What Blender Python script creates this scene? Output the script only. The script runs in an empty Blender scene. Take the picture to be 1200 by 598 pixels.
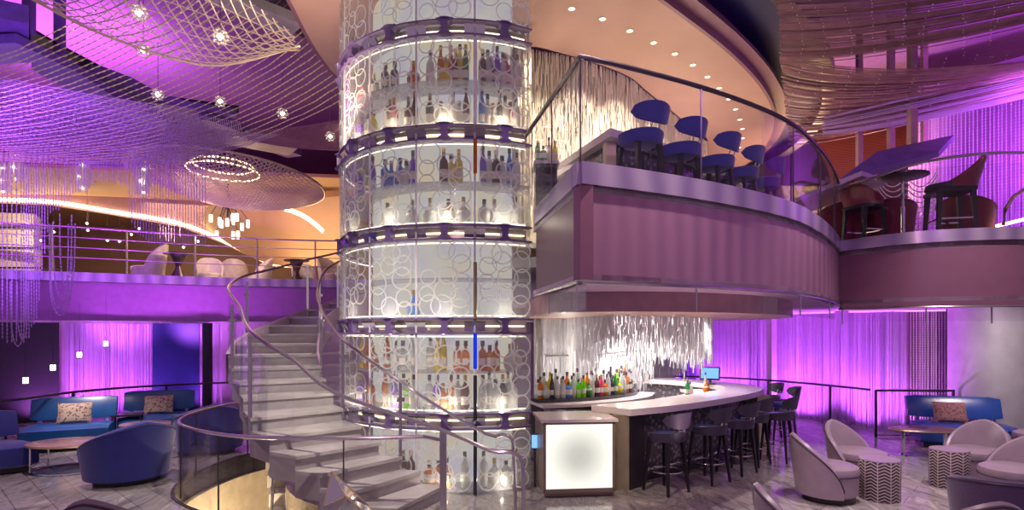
import bpy, math, random
from mathutils import Vector, geometry
random.seed(7)
PI = math.pi
sc = bpy.context.scene
COL = sc.collection
EYE, FPX, HZ = 2.05, 680.0, 388.0

def ZP(x, y, z):                       # point of the photo lying on the level z
    D = FPX*(z-EYE)/(HZ-y); return ((x-600)/FPX*D, D, z)
def DP(x, y, D):                       # point of the photo lying at distance D
    return ((x-600)/FPX*D, D, EYE+(HZ-y)/FPX*D)
def fl(x, y): return ZP(x, y, 0.0)

# ---------------------------------------------------------------- materials
MATS = {}
def nt_mat(name):
    m = bpy.data.materials.new(name); m.use_nodes = True
    nt = m.node_tree; nt.nodes.clear()
    out = nt.nodes.new('ShaderNodeOutputMaterial')
    MATS[name] = m
    return m, nt, out
def ramp(nt, src, stops):
    r = nt.nodes.new('ShaderNodeValToRGB')
    el = r.color_ramp.elements
    while len(el) < len(stops): el.new(0.5)
    for e, (p, c) in zip(el, stops): e.position = p; e.color = (*c, 1)
    nt.links.new(src, r.inputs[0]); return r
def mat(name, col, rough=.5, metal=0., spec=.5, var=.12, scale=6., bump=0., coat=0., emit=None, es=0., transl=0., stretch=(1, 1, 1), sheen=0.):
    m, nt, out = nt_mat(name)
    b = nt.nodes.new('ShaderNodeBsdfPrincipled')
    tc = nt.nodes.new('ShaderNodeTexCoord'); mp = nt.nodes.new('ShaderNodeMapping'); mp.inputs['Scale'].default_value = stretch
    nz = nt.nodes.new('ShaderNodeTexNoise'); nz.inputs['Scale'].default_value = scale; nz.inputs['Detail'].default_value = 4
    nt.links.new(tc.outputs['Object'], mp.inputs[0]); nt.links.new(mp.outputs[0], nz.inputs['Vector'])
    lo = tuple(max(0, c*(1-var)) for c in col); hi = tuple(min(1, c*(1+var)) for c in col)
    r = ramp(nt, nz.outputs['Fac'], [(.3, lo), (.7, hi)])
    nt.links.new(r.outputs[0], b.inputs['Base Color'])
    b.inputs['Roughness'].default_value = rough; b.inputs['Metallic'].default_value = metal
    b.inputs['Specular IOR Level'].default_value = spec; b.inputs['Coat Weight'].default_value = coat
    if sheen: b.inputs['Sheen Weight'].default_value = sheen
    if emit: b.inputs['Emission Color'].default_value = (*emit, 1); b.inputs['Emission Strength'].default_value = es
    if bump:
        bp = nt.nodes.new('ShaderNodeBump'); bp.inputs['Strength'].default_value = bump; bp.inputs['Distance'].default_value = .02
        nt.links.new(nz.outputs['Fac'], bp.inputs['Height']); nt.links.new(bp.outputs[0], b.inputs['Normal'])
    if transl:
        t = nt.nodes.new('ShaderNodeBsdfTranslucent'); nt.links.new(r.outputs[0], t.inputs[0])
        mx = nt.nodes.new('ShaderNodeMixShader'); mx.inputs[0].default_value = transl
        nt.links.new(b.outputs[0], mx.inputs[1]); nt.links.new(t.outputs[0], mx.inputs[2]); nt.links.new(mx.outputs[0], out.inputs[0])
    else: nt.links.new(b.outputs[0], out.inputs[0])
    return m
def emis(name, col, s):
    m, nt, out = nt_mat(name); e = nt.nodes.new('ShaderNodeEmission')
    e.inputs[0].default_value = (*col, 1); e.inputs[1].default_value = s
    nt.links.new(e.outputs[0], out.inputs[0]); return m
def glassy(name, tint, refl=.12, milk=0., milkcol=(.9, .9, .9), rough=.02):
    m, nt, out = nt_mat(name)
    t = nt.nodes.new('ShaderNodeBsdfTransparent'); t.inputs[0].default_value = (*tint, 1)
    g = nt.nodes.new('ShaderNodeBsdfGlossy'); g.inputs['Roughness'].default_value = rough
    lw = nt.nodes.new('ShaderNodeLayerWeight'); lw.inputs[0].default_value = .12
    mm = nt.nodes.new('ShaderNodeMath'); mm.operation = 'MULTIPLY_ADD'; mm.inputs[1].default_value = .3; mm.inputs[2].default_value = refl
    nt.links.new(lw.outputs['Fresnel'], mm.inputs[0])
    mx = nt.nodes.new('ShaderNodeMixShader'); nt.links.new(mm.outputs[0], mx.inputs[0])
    nt.links.new(t.outputs[0], mx.inputs[1]); nt.links.new(g.outputs[0], mx.inputs[2])
    last = mx
    if milk:
        d = nt.nodes.new('ShaderNodeBsdfDiffuse'); d.inputs[0].default_value = (*milkcol, 1)
        tr = nt.nodes.new('ShaderNodeBsdfTranslucent'); tr.inputs[0].default_value = (*milkcol, 1)
        a = nt.nodes.new('ShaderNodeMixShader'); a.inputs[0].default_value = .6
        nt.links.new(d.outputs[0], a.inputs[1]); nt.links.new(tr.outputs[0], a.inputs[2])
        m2 = nt.nodes.new('ShaderNodeMixShader'); m2.inputs[0].default_value = milk
        nt.links.new(last.outputs[0], m2.inputs[1]); nt.links.new(a.outputs[0], m2.inputs[2]); last = m2
    nt.links.new(last.outputs[0], out.inputs[0]); return m

def marble():
    m, nt, out = nt_mat('polished_marble')
    b = nt.nodes.new('ShaderNodeBsdfPrincipled'); tc = nt.nodes.new('ShaderNodeTexCoord')
    mp = nt.nodes.new('ShaderNodeMapping'); mp.inputs['Rotation'].default_value = (0, 0, .6); mp.inputs['Scale'].default_value = (1, .35, 1)
    nt.links.new(tc.outputs['Object'], mp.inputs[0])
    n = nt.nodes.new('ShaderNodeTexNoise'); n.inputs['Scale'].default_value = 2.4; n.inputs['Detail'].default_value = 8; n.inputs['Distortion'].default_value = 2.2
    nt.links.new(mp.outputs[0], n.inputs['Vector'])
    r = ramp(nt, n.outputs['Fac'], [(.34, (.24, .22, .215)), (.5, (.50, .47, .45)), (.55, (.36, .33, .32)), (.66, (.68, .64, .60))])
    br = nt.nodes.new('ShaderNodeTexBrick'); br.inputs['Scale'].default_value = 1.0; br.inputs['Mortar Size'].default_value = .006
    br.inputs['Brick Width'].default_value = 1.3; br.inputs['Row Height'].default_value = .33
    mp2 = nt.nodes.new('ShaderNodeMapping'); mp2.inputs['Rotation'].default_value = (0, 0, .75); nt.links.new(tc.outputs['Object'], mp2.inputs[0]); nt.links.new(mp2.outputs[0], br.inputs['Vector'])
    br.inputs['Color1'].default_value = (1, 1, 1, 1); br.inputs['Color2'].default_value = (.8, .8, .8, 1); br.inputs['Mortar'].default_value = (.45, .45, .45, 1)
    mu = nt.nodes.new('ShaderNodeMixRGB'); mu.blend_type = 'MULTIPLY'; mu.inputs[0].default_value = 1
    nt.links.new(r.outputs[0], mu.inputs[1]); nt.links.new(br.outputs[0], mu.inputs[2]); nt.links.new(mu.outputs[0], b.inputs['Base Color'])
    b.inputs['Roughness'].default_value = .13; b.inputs['Specular IOR Level'].default_value = .9
    nt.links.new(b.outputs[0], out.inputs[0]); return m
def chevron():
    m, nt, out = nt_mat('chevron_inlay')
    b = nt.nodes.new('ShaderNodeBsdfPrincipled'); tc = nt.nodes.new('ShaderNodeTexCoord'); sx = nt.nodes.new('ShaderNodeSeparateXYZ')
    nt.links.new(tc.outputs['Object'], sx.inputs[0])
    def M(op, a, c, d=None):
        n = nt.nodes.new('ShaderNodeMath'); n.operation = op
        for i, v in enumerate((a, c, d)):
            if v is None: continue
            if isinstance(v, (int, float)): n.inputs[i].default_value = v
            else: nt.links.new(v, n.inputs[i])
        return n.outputs[0]
    an = M('ARCTAN2', sx.outputs[1], sx.outputs[0])
    u = M('FRACT', M('MULTIPLY', an, 10/(2*PI)), 0)
    zig = M('ABSOLUTE', M('SUBTRACT', u, .5), 0)
    v = M('FRACT', M('MULTIPLY_ADD', zig, 1.9, M('MULTIPLY', sx.outputs[2], 26)), 0)
    st = M('GREATER_THAN', v, .38)
    ed = M('LESS_THAN', zig, .46)
    st = M('MULTIPLY', st, ed)
    top = M('LESS_THAN', sx.outputs[2], .495)
    st = M('MULTIPLY', st, top)
    mx = nt.nodes.new('ShaderNodeMixRGB'); nt.links.new(st, mx.inputs[0])
    mx.inputs[1].default_value = (.62, .52, .5, 1); mx.inputs[2].default_value = (.05, .03, .04, 1)
    nt.links.new(mx.outputs[0], b.inputs['Base Color']); b.inputs['Roughness'].default_value = .35
    nt.links.new(b.outputs[0], out.inputs[0]); return m
def waves(name, c1, c2, scale, axis='X', rough=.4, bump=.4, dist=0., prof='SIN', metal=0, bd=.03):
    m, nt, out = nt_mat(name)
    b = nt.nodes.new('ShaderNodeBsdfPrincipled'); tc = nt.nodes.new('ShaderNodeTexCoord')
    w = nt.nodes.new('ShaderNodeTexWave'); w.bands_direction = axis; w.wave_profile = prof
    w.inputs['Scale'].default_value = scale; w.inputs['Distortion'].default_value = dist; w.inputs['Detail'].default_value = 2
    nt.links.new(tc.outputs['Object'], w.inputs['Vector'])
    r = ramp(nt, w.outputs['Fac'], [(0, c1), (1, c2)])
    nt.links.new(r.outputs[0], b.inputs['Base Color']); b.inputs['Roughness'].default_value = rough; b.inputs['Metallic'].default_value = metal
    if bump:
        bp = nt.nodes.new('ShaderNodeBump'); bp.inputs['Strength'].default_value = bump; bp.inputs['Distance'].default_value = bd
        nt.links.new(w.outputs['Fac'], bp.inputs['Height']); nt.links.new(bp.outputs[0], b.inputs['Normal'])
    nt.links.new(b.outputs[0], out.inputs[0]); return m
def pattern(name, c1, c2, scale, kind='checker', rough=.4, metal=0.):
    m, nt, out = nt_mat(name)
    b = nt.nodes.new('ShaderNodeBsdfPrincipled'); tc = nt.nodes.new('ShaderNodeTexCoord')
    if kind == 'voronoi':
        w = nt.nodes.new('ShaderNodeTexVoronoi'); w.inputs['Scale'].default_value = scale; src = w.outputs['Distance']; st = [(.25, c1), (.45, c2)]
    else:
        w = nt.nodes.new('ShaderNodeTexMagic'); w.turbulence_depth = 2; w.inputs['Scale'].default_value = scale; src = w.outputs['Fac']; st = [(.4, c1), (.6, c2)]
    nt.links.new(tc.outputs['Object'], w.inputs['Vector'])
    r = ramp(nt, src, st)
    nt.links.new(r.outputs[0], b.inputs['Base Color']); b.inputs['Roughness'].default_value = rough; b.inputs['Metallic'].default_value = metal
    nt.links.new(b.outputs[0], out.inputs[0]); return m
def lightbox():                                  # lamps of the backlit panel sit round its rim, so it glows stronger at the edges
    m, nt, out = nt_mat('backlit_acrylic')
    tc = nt.nodes.new('ShaderNodeTexCoord'); g = nt.nodes.new('ShaderNodeTexGradient'); g.gradient_type = 'SPHERICAL'
    mp = nt.nodes.new('ShaderNodeMapping'); mp.inputs['Scale'].default_value = (1.75, 1.75, 1.75)
    nt.links.new(tc.outputs['Object'], mp.inputs[0]); nt.links.new(mp.outputs[0], g.inputs[0])
    r = ramp(nt, g.outputs['Fac'], [(0, (1, .97, .82)), (.3, (.95, .93, .84)), (.8, (.55, .54, .49)), (1, (.5, .49, .44))])
    e = nt.nodes.new('ShaderNodeEmission'); e.inputs[1].default_value = 1.0; nt.links.new(r.outputs[0], e.inputs[0])
    nt.links.new(e.outputs[0], out.inputs[0]); return m

marble(); chevron(); lightbox()
mat('mauve_plaster', (.47, .27, .31), .45, bump=.05)
mat('mauve_panel', (.25, .11, .17), .42, var=.05)
mat('peach_plaster', (.58, .36, .30), .5, var=.05, scale=1.5)
mat('lilac_plaster', (.62, .45, .6), .6, var=.06)
mat('violet_paint', (.42, .18, .5), .55, var=.08)
mat('ceiling_violet', (.34, .16, .34), .6, var=.08)
mat('purple_lacquer', (.20, .12, .40), .5, spec=.4)
mat('blue_paint', (.008, .014, .12), .5)
mat('dark_paint', (.015, .012, .02), .5)
mat('tan_plaster', (.66, .42, .24), .5, var=.08, scale=1)
mat('cream_plaster', (.82, .70, .48), .55)
mat('white_plaster', (.85, .82, .78), .5); mat('grey_plaster', (.46, .44, .46), .5, scale=3)
mat('brown_trim', (.28, .17, .13), .4)
mat('steel', (.62, .58, .62), .22, 1., var=.05)
waves('lilac_sheen_steel', (.40, .30, .50), (.66, .54, .70), .9, 'X', .3, .25, 3., metal=.6)  # lilac bands in the colour stand in for purple streak reflections
mat('dark_steel', (.10, .08, .11), .3, .8)
mat('chrome', (.8, .8, .82), .08, 1., var=.02)
mat('gold_metal', (.75, .6, .32), .3, .9)
mat('white_quartz', (.74, .66, .68), .18, spec=.6, var=.05, scale=30)
mat('stair_stone', (.52, .50, .48), .22, var=.2, scale=2.5, spec=.7)
mat('stair_side', (.40, .37, .38), .35, var=.1)
mat('lilac_leather', (.36, .28, .33), .3, spec=.6, var=.08)
mat('black_piping', (.05, .03, .06), .4)
mat('black_wood', (.02, .016, .025), .28)
mat('blue_leather', (.01, .06, .30), .25, spec=.7)
mat('teal_leather', (.012, .10, .30), .3, spec=.6)
mat('navy_velvet', (.015, .02, .22), .7, sheen=.5)
mat('plum_velvet', (.09, .045, .13), .8, sheen=.5, bump=.2, scale=60)
mat('red_velvet', (.22, .01, .035), .7, sheen=.4)
mat('seat_blue', (.015, .06, .28), .35)
mat('stool_shell', (.05, .038, .075), .4)
mat('bar_body_dark', (.03, .027, .03), .25)
mat('champagne_panel', (.45, .40, .26), .25, .6)
mat('bronze_trim', (.30, .22, .18), .35, .4)
mat('crystal', (.93, .92, .95), .15, spec=1., var=.03, transl=.35)
mat('crystal_warm', (.95, .90, .80), .18, spec=1., var=.05, transl=.35)
mat('bead_silver', (.85, .70, .82), .2, .05, var=.05, transl=.2)
mat('bead_gold', (.82, .66, .52), .25, .15, var=.1)
mat('bead_mauve', (.42, .22, .26), .25, .2, var=.15)
mat('bead_violet', (.70, .50, .85), .3, .1, var=.08, transl=.25)
mat('walnut_top', (.45, .28, .26), .2)
mat('white_shell', (.75, .68, .74), .35)
mat('lime', (.25, .8, .02), .15, transl=.4); mat('amber', (.75, .25, .02), .12, transl=.45); mat('clear_bottle', (.80, .84, .84), .08, spec=1., transl=.5)
mat('green_bottle', (.05, .3, .08), .12, transl=.4); mat('brown_bottle', (.12, .04, .03), .12, transl=.2); mat('pink_bottle', (.85, .12, .3), .15, transl=.45)
mat('yellow_bottle', (.95, .8, .03), .15, transl=.4); mat('blue_bottle', (.15, .35, .85), .12, transl=.45); mat('black_bottle', (.03, .03, .045), .15); mat('violet_bottle', (.35, .15, .8), .15, transl=.45)
mat('paper_label', (.8, .78, .7), .6); mat('bottle_cap', (.07, .05, .08), .3); mat('gold_cap', (.6, .42, .15), .3, .8)
mat('red_lacquer', (.35, .01, .02), .4)
mat('knob_purple', (.22, .15, .34), .28, .3)
mat('spool_mirror', (.8, .72, .55), .2, .7)
pattern('cushion_print', (.10, .05, .06), (.50, .40, .30), 26, 'voronoi', .8); pattern('cushion_print_red', (.08, .02, .04), (.34, .17, .16), 30, 'voronoi', .8)
pattern('bar_tile', (.30, .27, .30), (.10, .09, .11), 14, 'voronoi', .2, .4)
waves('orange_slats', (.95, .45, .10), (.40, .10, .03), 3.2, 'DIAGONAL', .5, .6)
waves('folded_fascia', (.29, .14, .22), (.33, .165, .25), 1.5, 'X', .42, .3, .8, bd=.04)
glassy('rail_glass', (.975, .96, .98), .015)
glassy('purple_glass', (.955, .93, .97), .02)
glassy('tower_glass', (.98, .98, .97), .03, milk=.09)
glassy('frosted_ring', (.95, .95, .95), .03, milk=.75, milkcol=(1, 1, 1), rough=.3)
glassy('shelf_glass', (.8, .8, .85), .15, milk=.25, milkcol=(.75, .7, .8))
emis('warm_lamp', (1, .82, .55), 9); emis('fill_soft', (1, .88, .66), 2.2); emis('led_warm', (1, .72, .36), 5.0); emis('white_lamp', (1, .88, .72), 4.)
emis('led_violet', (.75, .15, 1.), 3.); emis('blue_glow', (.01, .04, .8), .8); emis('screen_blue', (.2, .45, 1.), 1.2)
def core_mat():
    m, nt, out = nt_mat('backlit_core')
    tc = nt.nodes.new('ShaderNodeTexCoord'); n = nt.nodes.new('ShaderNodeTexNoise'); n.inputs['Scale'].default_value = 1.8
    nt.links.new(tc.outputs['Object'], n.inputs['Vector'])
    r = ramp(nt, n.outputs['Fac'], [(.3, (1, .80, .52)), (.5, (.86, .84, .78)), (.7, (.74, .68, .84))])
    e = nt.nodes.new('ShaderNodeEmission'); e.inputs[1].default_value = .5; nt.links.new(r.outputs[0], e.inputs[0]); nt.links.new(e.outputs[0], out.inputs[0])
core_mat()

# ---------------------------------------------------------------- mesh helpers
class MB:
    def __init__(s): s.v = []; s.f = []; s.m = []; s.cm = 0
    def add(s, vs, fs):
        o = len(s.v); s.v += [tuple(p) for p in vs]; s.f += [tuple(o+i for i in f) for f in fs]; s.m += [s.cm]*len(fs); return s
    def box(s, c, d, rz=0, rx=0):
        x, y, z = d[0]/2, d[1]/2, d[2]/2; cr, sr = math.cos(rz), math.sin(rz); cx, sx = math.cos(rx), math.sin(rx); vs = []
        for a in (-1, 1):
            for b in (-1, 1):
                for e in (-1, 1):
                    px, py, pz = a*x, b*y, e*z
                    py, pz = py*cx-pz*sx, py*sx+pz*cx
                    vs.append((c[0]+px*cr-py*sr, c[1]+px*sr+py*cr, c[2]+pz))
        return s.add(vs, [(0, 1, 3, 2), (4, 6, 7, 5), (0, 4, 5, 1), (2, 3, 7, 6), (0, 2, 6, 4), (1, 5, 7, 3)])
    def prism(s, poly, z0, z1, holes=()):
        loops = [poly]+list(holes)
        tris = geometry.tessellate_polygon([[Vector((p[0], p[1], 0)) for p in l] for l in loops])
        pts = [p for l in loops for p in l]; n = len(pts)
        vs = [(p[0], p[1], z0) for p in pts]+[(p[0], p[1], z1) for p in pts]
        fs = []
        for t in tris:
            a, b, c = t
            cr = (pts[b][0]-pts[a][0])*(pts[c][1]-pts[a][1])-(pts[b][1]-pts[a][1])*(pts[c][0]-pts[a][0])
            if cr < 0: a, c = c, a
            fs.append((c, b, a)); fs.append((n+a, n+b, n+c))
        o = 0
        for l in loops:
            k = len(l)
            for i in range(k):
                j = (i+1) % k; fs.append((o+i, o+j, n+o+j, n+o+i))
            o += k
        return s.add(vs, fs)
    def wall(s, path, z0, z1, th=.05, z1b=None):
        n = len(path); vs = []; 
        for i, p in enumerate(path):
            a = path[max(0, i-1)]; b = path[min(n-1, i+1)]
            dx, dy = b[0]-a[0], b[1]-a[1]; L = math.hypot(dx, dy) or 1
            nx, ny = -dy/L*th, dx/L*th
            zt = z1 if z1b is None else z1+(z1b-z1)*i/(n-1)
            vs += [(p[0], p[1], z0), (p[0], p[1], zt), (p[0]+nx, p[1]+ny, zt), (p[0]+nx, p[1]+ny, z0)]
        fs = [(0, 1, 2, 3), (4*n-1, 4*n-2, 4*n-3, 4*n-4)]
        for i in range(n-1):
            a, b = 4*i, 4*i+4
            fs += [(a, b, b+1, a+1), (a+1, b+1, b+2, a+2), (a+2, b+2, b+3, a+3), (a+3, b+3, b, a)]
        return s.add(vs, fs)
    def tube(s, pts, r, n=6, closed=False, rs=None):
        pts = [Vector(p) for p in pts]; k = len(pts); vs = []
        for i, p in enumerate(pts):
            a = pts[i-1] if (i > 0 or closed) else p; b = pts[(i+1) % k] if (i < k-1 or closed) else p
            t = (b-a).normalized() if (b-a).length > 1e-9 else Vector((0, 0, 1))
            u = t.cross(Vector((0, 0, 1))) if abs(t.z) < .95 else t.cross(Vector((1, 0, 0)))
            u.normalize(); w = t.cross(u); rr = rs[i] if rs else r
            for j in range(n):
                q = 2*PI*j/n; vs.append(p+u*math.cos(q)*rr+w*math.sin(q)*rr)
        fs = []
        for i in range(k if closed else k-1):
            a, b = i*n, ((i+1) % k)*n
            for j in range(n): fs.append((a+j, a+(j+1) % n, b+(j+1) % n, b+j))
        if not closed: fs += [tuple(range(n-1, -1, -1)), tuple(range((k-1)*n, k*n))]
        return s.add(vs, fs)
    def lathe(s, prof, n=24, c=(0, 0, 0), sx=1, sy=1, rz=0):
        vs = []; k = len(prof); cr, sr = math.cos(rz), math.sin(rz)
        for r, z in prof:
            for j in range(n):
                q = 2*PI*j/n; x, y = r*math.cos(q)*sx, r*math.sin(q)*sy
                vs.append((c[0]+x*cr-y*sr, c[1]+x*sr+y*cr, c[2]+z))
        fs = []
        for i in range(k-1):
            for j in range(n): fs.append((i*n+j, i*n+(j+1) % n, (i+1)*n+(j+1) % n, (i+1)*n+j))
        if prof[0][0] > 1e-6: fs.append(tuple(range(n-1, -1, -1)))
        if prof[-1][0] > 1e-6: fs.append(tuple(range((k-1)*n, k*n)))
        return s.add(vs, fs)
    def grid(s, rows, closed=False):
        n = len(rows[0]); vs = [p for r in rows for p in r]; fs = []
        for i in range(len(rows)-(0 if closed else 1)):
            a, b = i*n, ((i+1) % len(rows))*n
            for j in range(n-1): fs.append((a+j, b+j, b+j+1, a+j+1))
        return s.add(vs, fs)
    def loft(s, secs, caps=True):                 # closed sections
        n = len(secs[0]); vs = [p for r in secs for p in r]; fs = []
        for i in range(len(secs)-1):
            for j in range(n): fs.append((i*n+j, i*n+(j+1) % n, (i+1)*n+(j+1) % n, (i+1)*n+j))
        if caps: fs += [tuple(range(n-1, -1, -1)), tuple(range((len(secs)-1)*n, len(secs)*n))]
        return s.add(vs, fs)
    def build(s, name, mats, parent=None, world=False, kind=None, smooth=True):
        vs = s.v
        if world and parent is not None:
            lx, ly, lz = parent.location; c, q = math.cos(-parent.rotation_euler.z), math.sin(-parent.rotation_euler.z)
            vs = [((x-lx)*c-(y-ly)*q, (x-lx)*q+(y-ly)*c, z-lz) for x, y, z in vs]
        me = bpy.data.meshes.new(name); me.from_pydata(vs, [], s.f)
        for mname in ([mats] if isinstance(mats, str) else mats): me.materials.append(MATS[mname])
        if any(s.m): me.polygons.foreach_set('material_index', s.m)
        if smooth:
            me.polygons.foreach_set('use_smooth', [True]*len(me.polygons)); me.set_sharp_from_angle(angle=.6)
        me.update()
        o = bpy.data.objects.new(name, me); COL.objects.link(o)
        if parent is not None: o.parent = parent
        if kind: o['kind'] = kind
        return o
def tag(o, label, cat, group=None, kind=None):
    o['label'] = label; o['category'] = cat
    if group: o['group'] = group
    if kind: o['kind'] = kind
    return o
def thing(name, label, cat, loc=(0, 0, 0), rz=0, group=None):
    o = bpy.data.objects.new(name, None); COL.objects.link(o); o.empty_display_size = .1
    o.location = loc; o.rotation_euler = (0, 0, rz); return tag(o, label, cat, group)
def dup(root, loc, rz, label, group=None, scale=None):
    r = root.copy(); COL.objects.link(r); r.location = loc; r.rotation_euler = (0, 0, rz); r['label'] = label
    if group: r['group'] = group
    if scale: r.scale = scale
    for ch in list(root.children):
        c = ch.copy(); COL.objects.link(c); c.parent = r
        for g in list(ch.children):
            d = g.copy(); COL.objects.link(d); d.parent = c
    return r
def struct(mb, name, m, kind='structure', smooth=True): return mb.build(name, m, kind=kind, smooth=smooth)
def cr(pts, n=6, closed=False):                   # smooth curve through points
    P = [Vector(p) for p in pts]; k = len(P); out = []
    for i in range(k if closed else k-1):
        p0 = P[(i-1) % k] if (closed or i > 0) else P[0]*2-P[1]; p1 = P[i]; p2 = P[(i+1) % k]
        p3 = P[(i+2) % k] if (closed or i < k-2) else P[-1]*2-P[-2]
        for j in range(n):
            t = j/n; out.append(tuple(.5*((2*p1)+(p2-p0)*t+(2*p0-5*p1+4*p2-p3)*t*t+(3*p1-p0-3*p2+p3)*t**3)))
    if not closed: out.append(tuple(P[-1]))
    return out
def off(path, d):
    n = len(path); o = []
    for i, p in enumerate(path):
        a = path[max(0, i-1)]; b = path[min(n-1, i+1)]; dx, dy = b[0]-a[0], b[1]-a[1]; L = math.hypot(dx, dy) or 1
        o.append((p[0]-dy/L*d, p[1]+dx/L*d))
    return o
def resample(path, step):
    out = [path[0]]; acc = 0
    for a, b in zip(path, path[1:]):
        L = math.dist(a, b); t = step-acc
        while t <= L:
            out.append(tuple(a[i]+(b[i]-a[i])*t/L for i in range(len(a)))); t += step
        acc = (acc+L) % step if L else acc
    return out
def beads(mb, p, q, r, step=.06):                 # a bead string from p to q
    L = math.dist(p, q); n = max(2, int(L/step)); pts = []; rs = []
    for i in range(n*2+1):
        t = i/(n*2); pts.append([p[k]+(q[k]-p[k])*t for k in range(3)]); rs.append(r if i % 2 else r*.3)
    mb.tube(pts, r, 3, rs=rs)
def rod(mb, x, y, z0, z1, r, a=0):
    vs = []
    for z in (z0, z1):
        for j in range(3): vs.append((x+r*math.cos(a+j*2.094), y+r*math.sin(a+j*2.094), z))
    mb.add(vs, [(0, 1, 4, 3), (1, 2, 5, 4), (2, 0, 3, 5), (2, 1, 0), (3, 4, 5)])

# ================================================================ SETTING
# ---- floor with stairwell opening
hole_out = cr([(-.95, 6.25), (-1.8, 6.15), (-2.83, 6.22), (-3.58, 6.6), (-4.2, 7.2), (-4.5, 8.0), (-4.5, 9.0), (-4.25, 9.8), (-3.75, 10.4)], 5)
hole_in = cr([(-3.55, 10.1), (-3.5, 9.3), (-3.3, 8.6), (-3.05, 7.8), (-2.7, 7.2), (-2.2, 6.75), (-1.6, 6.5)], 4)
hole = hole_out+hole_in
mb = MB(); mb.prism([(-16, 1.2), (14, 1.2), (14, 18), (-16, 18)], -.3, 0, [hole]); struct(mb, 'floor', 'polished_marble')
mb = MB(); mb.wall(off(hole_out, .0), -3.2, -.3, -.06); struct(mb, 'wall_stairwell', 'cream_plaster')
mb = MB(); mb.prism([(-6, 5), (1, 5), (1, 12), (-6, 12)], -3.3, -3.2); struct(mb, 'floor', 'polished_marble')
# dark metal lip round the opening
mb = MB(); mb.wall(hole_out, -.31, .025, .03); struct(mb, 'trim_stairwell', 'dark_steel')

# ---- upper level: slab, fascias, ledges
front = [(.27, 7.35), (.61, 5.18)]
curve = cr([(.61, 5.18), (1.15, 5.43), (1.9, 5.83), (2.72, 6.37), (3.34, 6.89), (3.86, 7.47), (4.4, 8.15), (4.97, 8.95), (5.5, 9.75)], 5)
rcurve = cr([(5.5, 9.75), (5.85, 9.15), (6.25, 8.75), (6.9, 8.5), (7.6, 8.45), (9, 8.6), (11, 9.2)], 4)
lcurve = cr([(-14.5, 13.2), (-12.7, 14.2), (-11, 15), (-9.5, 15.8), (-8.2, 16.4), (-6.6, 16.9), (-4.8, 17.1), (-3.2, 16.6), (-2.4, 15.2), (-2.1, 14.2)], 4)
back_edge = cr([(-2.1, 14.2), (-1.9, 12.9), (-.9, 11.6), (.4, 11.4), (1.3, 10.4), (1.5, 9.2), (1.1, 8.2), (.27, 7.35)], 4)
slab_poly = curve+rcurve[1:]+[(14, 10.5), (14, 27), (-24, 27), (-24, 13.2)]+lcurve+back_edge[1:]
mb = MB(); mb.prism(slab_poly, 3.3, 3.5); struct(mb, 'floor', 'grey_plaster')
ff = [(.30, 7.2), (.61, 5.18)]
mb = MB(); mb.wall(off(ff, 0), 2.5, 3.42, .12); struct(mb, 'wall_balcony_side', 'mauve_panel')
mb = MB(); mb.wall(curve, 2.5, 3.42, .12); struct(mb, 'wall_balcony_front', 'folded_fascia')
mb = MB(); mb.wall(rcurve, 2.42, 3.40, .12); struct(mb, 'wall_balcony_right', 'mauve_panel')
mb = MB(); mb.wall(lcurve, 2.22, 3.33, .12); struct(mb, 'wall_mezzanine', 'violet_paint')
def ledge(path, z0, z1, m='lilac_sheen_steel'):
    mb = MB(); mb.wall(off(path, -.035), z0, z1, .2); struct(mb, 'trim_ledge', m)
ledge(ff, 3.36, 3.56); ledge(curve, 3.36, 3.56); ledge(rcurve, 3.38, 3.56); ledge(lcurve, 3.33, 3.56)
mb = MB(); mb.tube([(x, y, 2.49) for x, y in off(ff, -.02)+off(curve, -.02)], .018, 6); mb.tube([(x, y, 2.41) for x, y in off(rcurve, -.02)], .018, 6)
struct(mb, 'trim_steel_line', 'steel')  # steel strip following the fascia bottom
# soffit under the balcony and lounge ceiling
mb = MB(); mb.prism(curve+rcurve[1:]+[(14, 10.5), (14, 16), (3, 16.5), (-2, 15.5), (-1.9, 12.9), (-.9, 11.6), (.4, 11.4), (1.3, 10.4), (1.5, 9.2), (1.1, 8.2), (.27, 7.35)], 2.5, 2.56); struct(mb, 'ceiling', 'lilac_plaster')
mb = MB(); mb.prism(lcurve[:-6]+[(-3.5, 19), (-20, 19), (-20, 13.2)], 2.24, 2.3); struct(mb, 'ceiling', 'violet_paint')

# ---- lower curtain walls
rw = cr([(2.2, 15.9), (3.6, 15.7), (4.9, 15.2), (6.1, 14.5), (6.95, 13.4), (7.4, 12.4), (7.75, 11.9), (8.6, 11.75), (10.5, 11.7), (13, 11.6)], 5)
mb = MB(); mb.wall([(x+.35, y+.35) for x, y in rw], 0, 2.5, .1); struct(mb, 'wall_right', 'lilac_plaster')
lw = cr([(-14.5, 9.5), (-12.6, 11.2), (-10.9, 13.0), (-9.6, 14.2), (-8.6, 14.8), (-7.2, 15.3), (-5.5, 15.6), (-3, 15.9), (0, 16), (2.2, 16)], 5)
mb = MB(); mb.wall([(x-.3, y+.35) for x, y in lw], 0, 2.3, .1); struct(mb, 'wall_left', 'lilac_plaster')
# dark opening and blue panel in the left curtain wall
mb = MB(); mb.wall([(-11.2, 12.55), (-10.8, 12.9), (-10.38, 13.3)], .0, 2.24, .05); struct(mb, 'wall_dark_recess', 'dark_paint')
mb = MB(); mb.wall([(-8.95, 14.45), (-8.45, 14.7), (-8.02, 14.88)], .0, 2.24, .06); struct(mb, 'wall_blue_panel', 'blue_paint')
mb = MB(); mb.box((-7.45, 14.2, 1.12), (.16, .16, 2.24)); struct(mb, 'column_dark', 'dark_paint')
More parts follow.
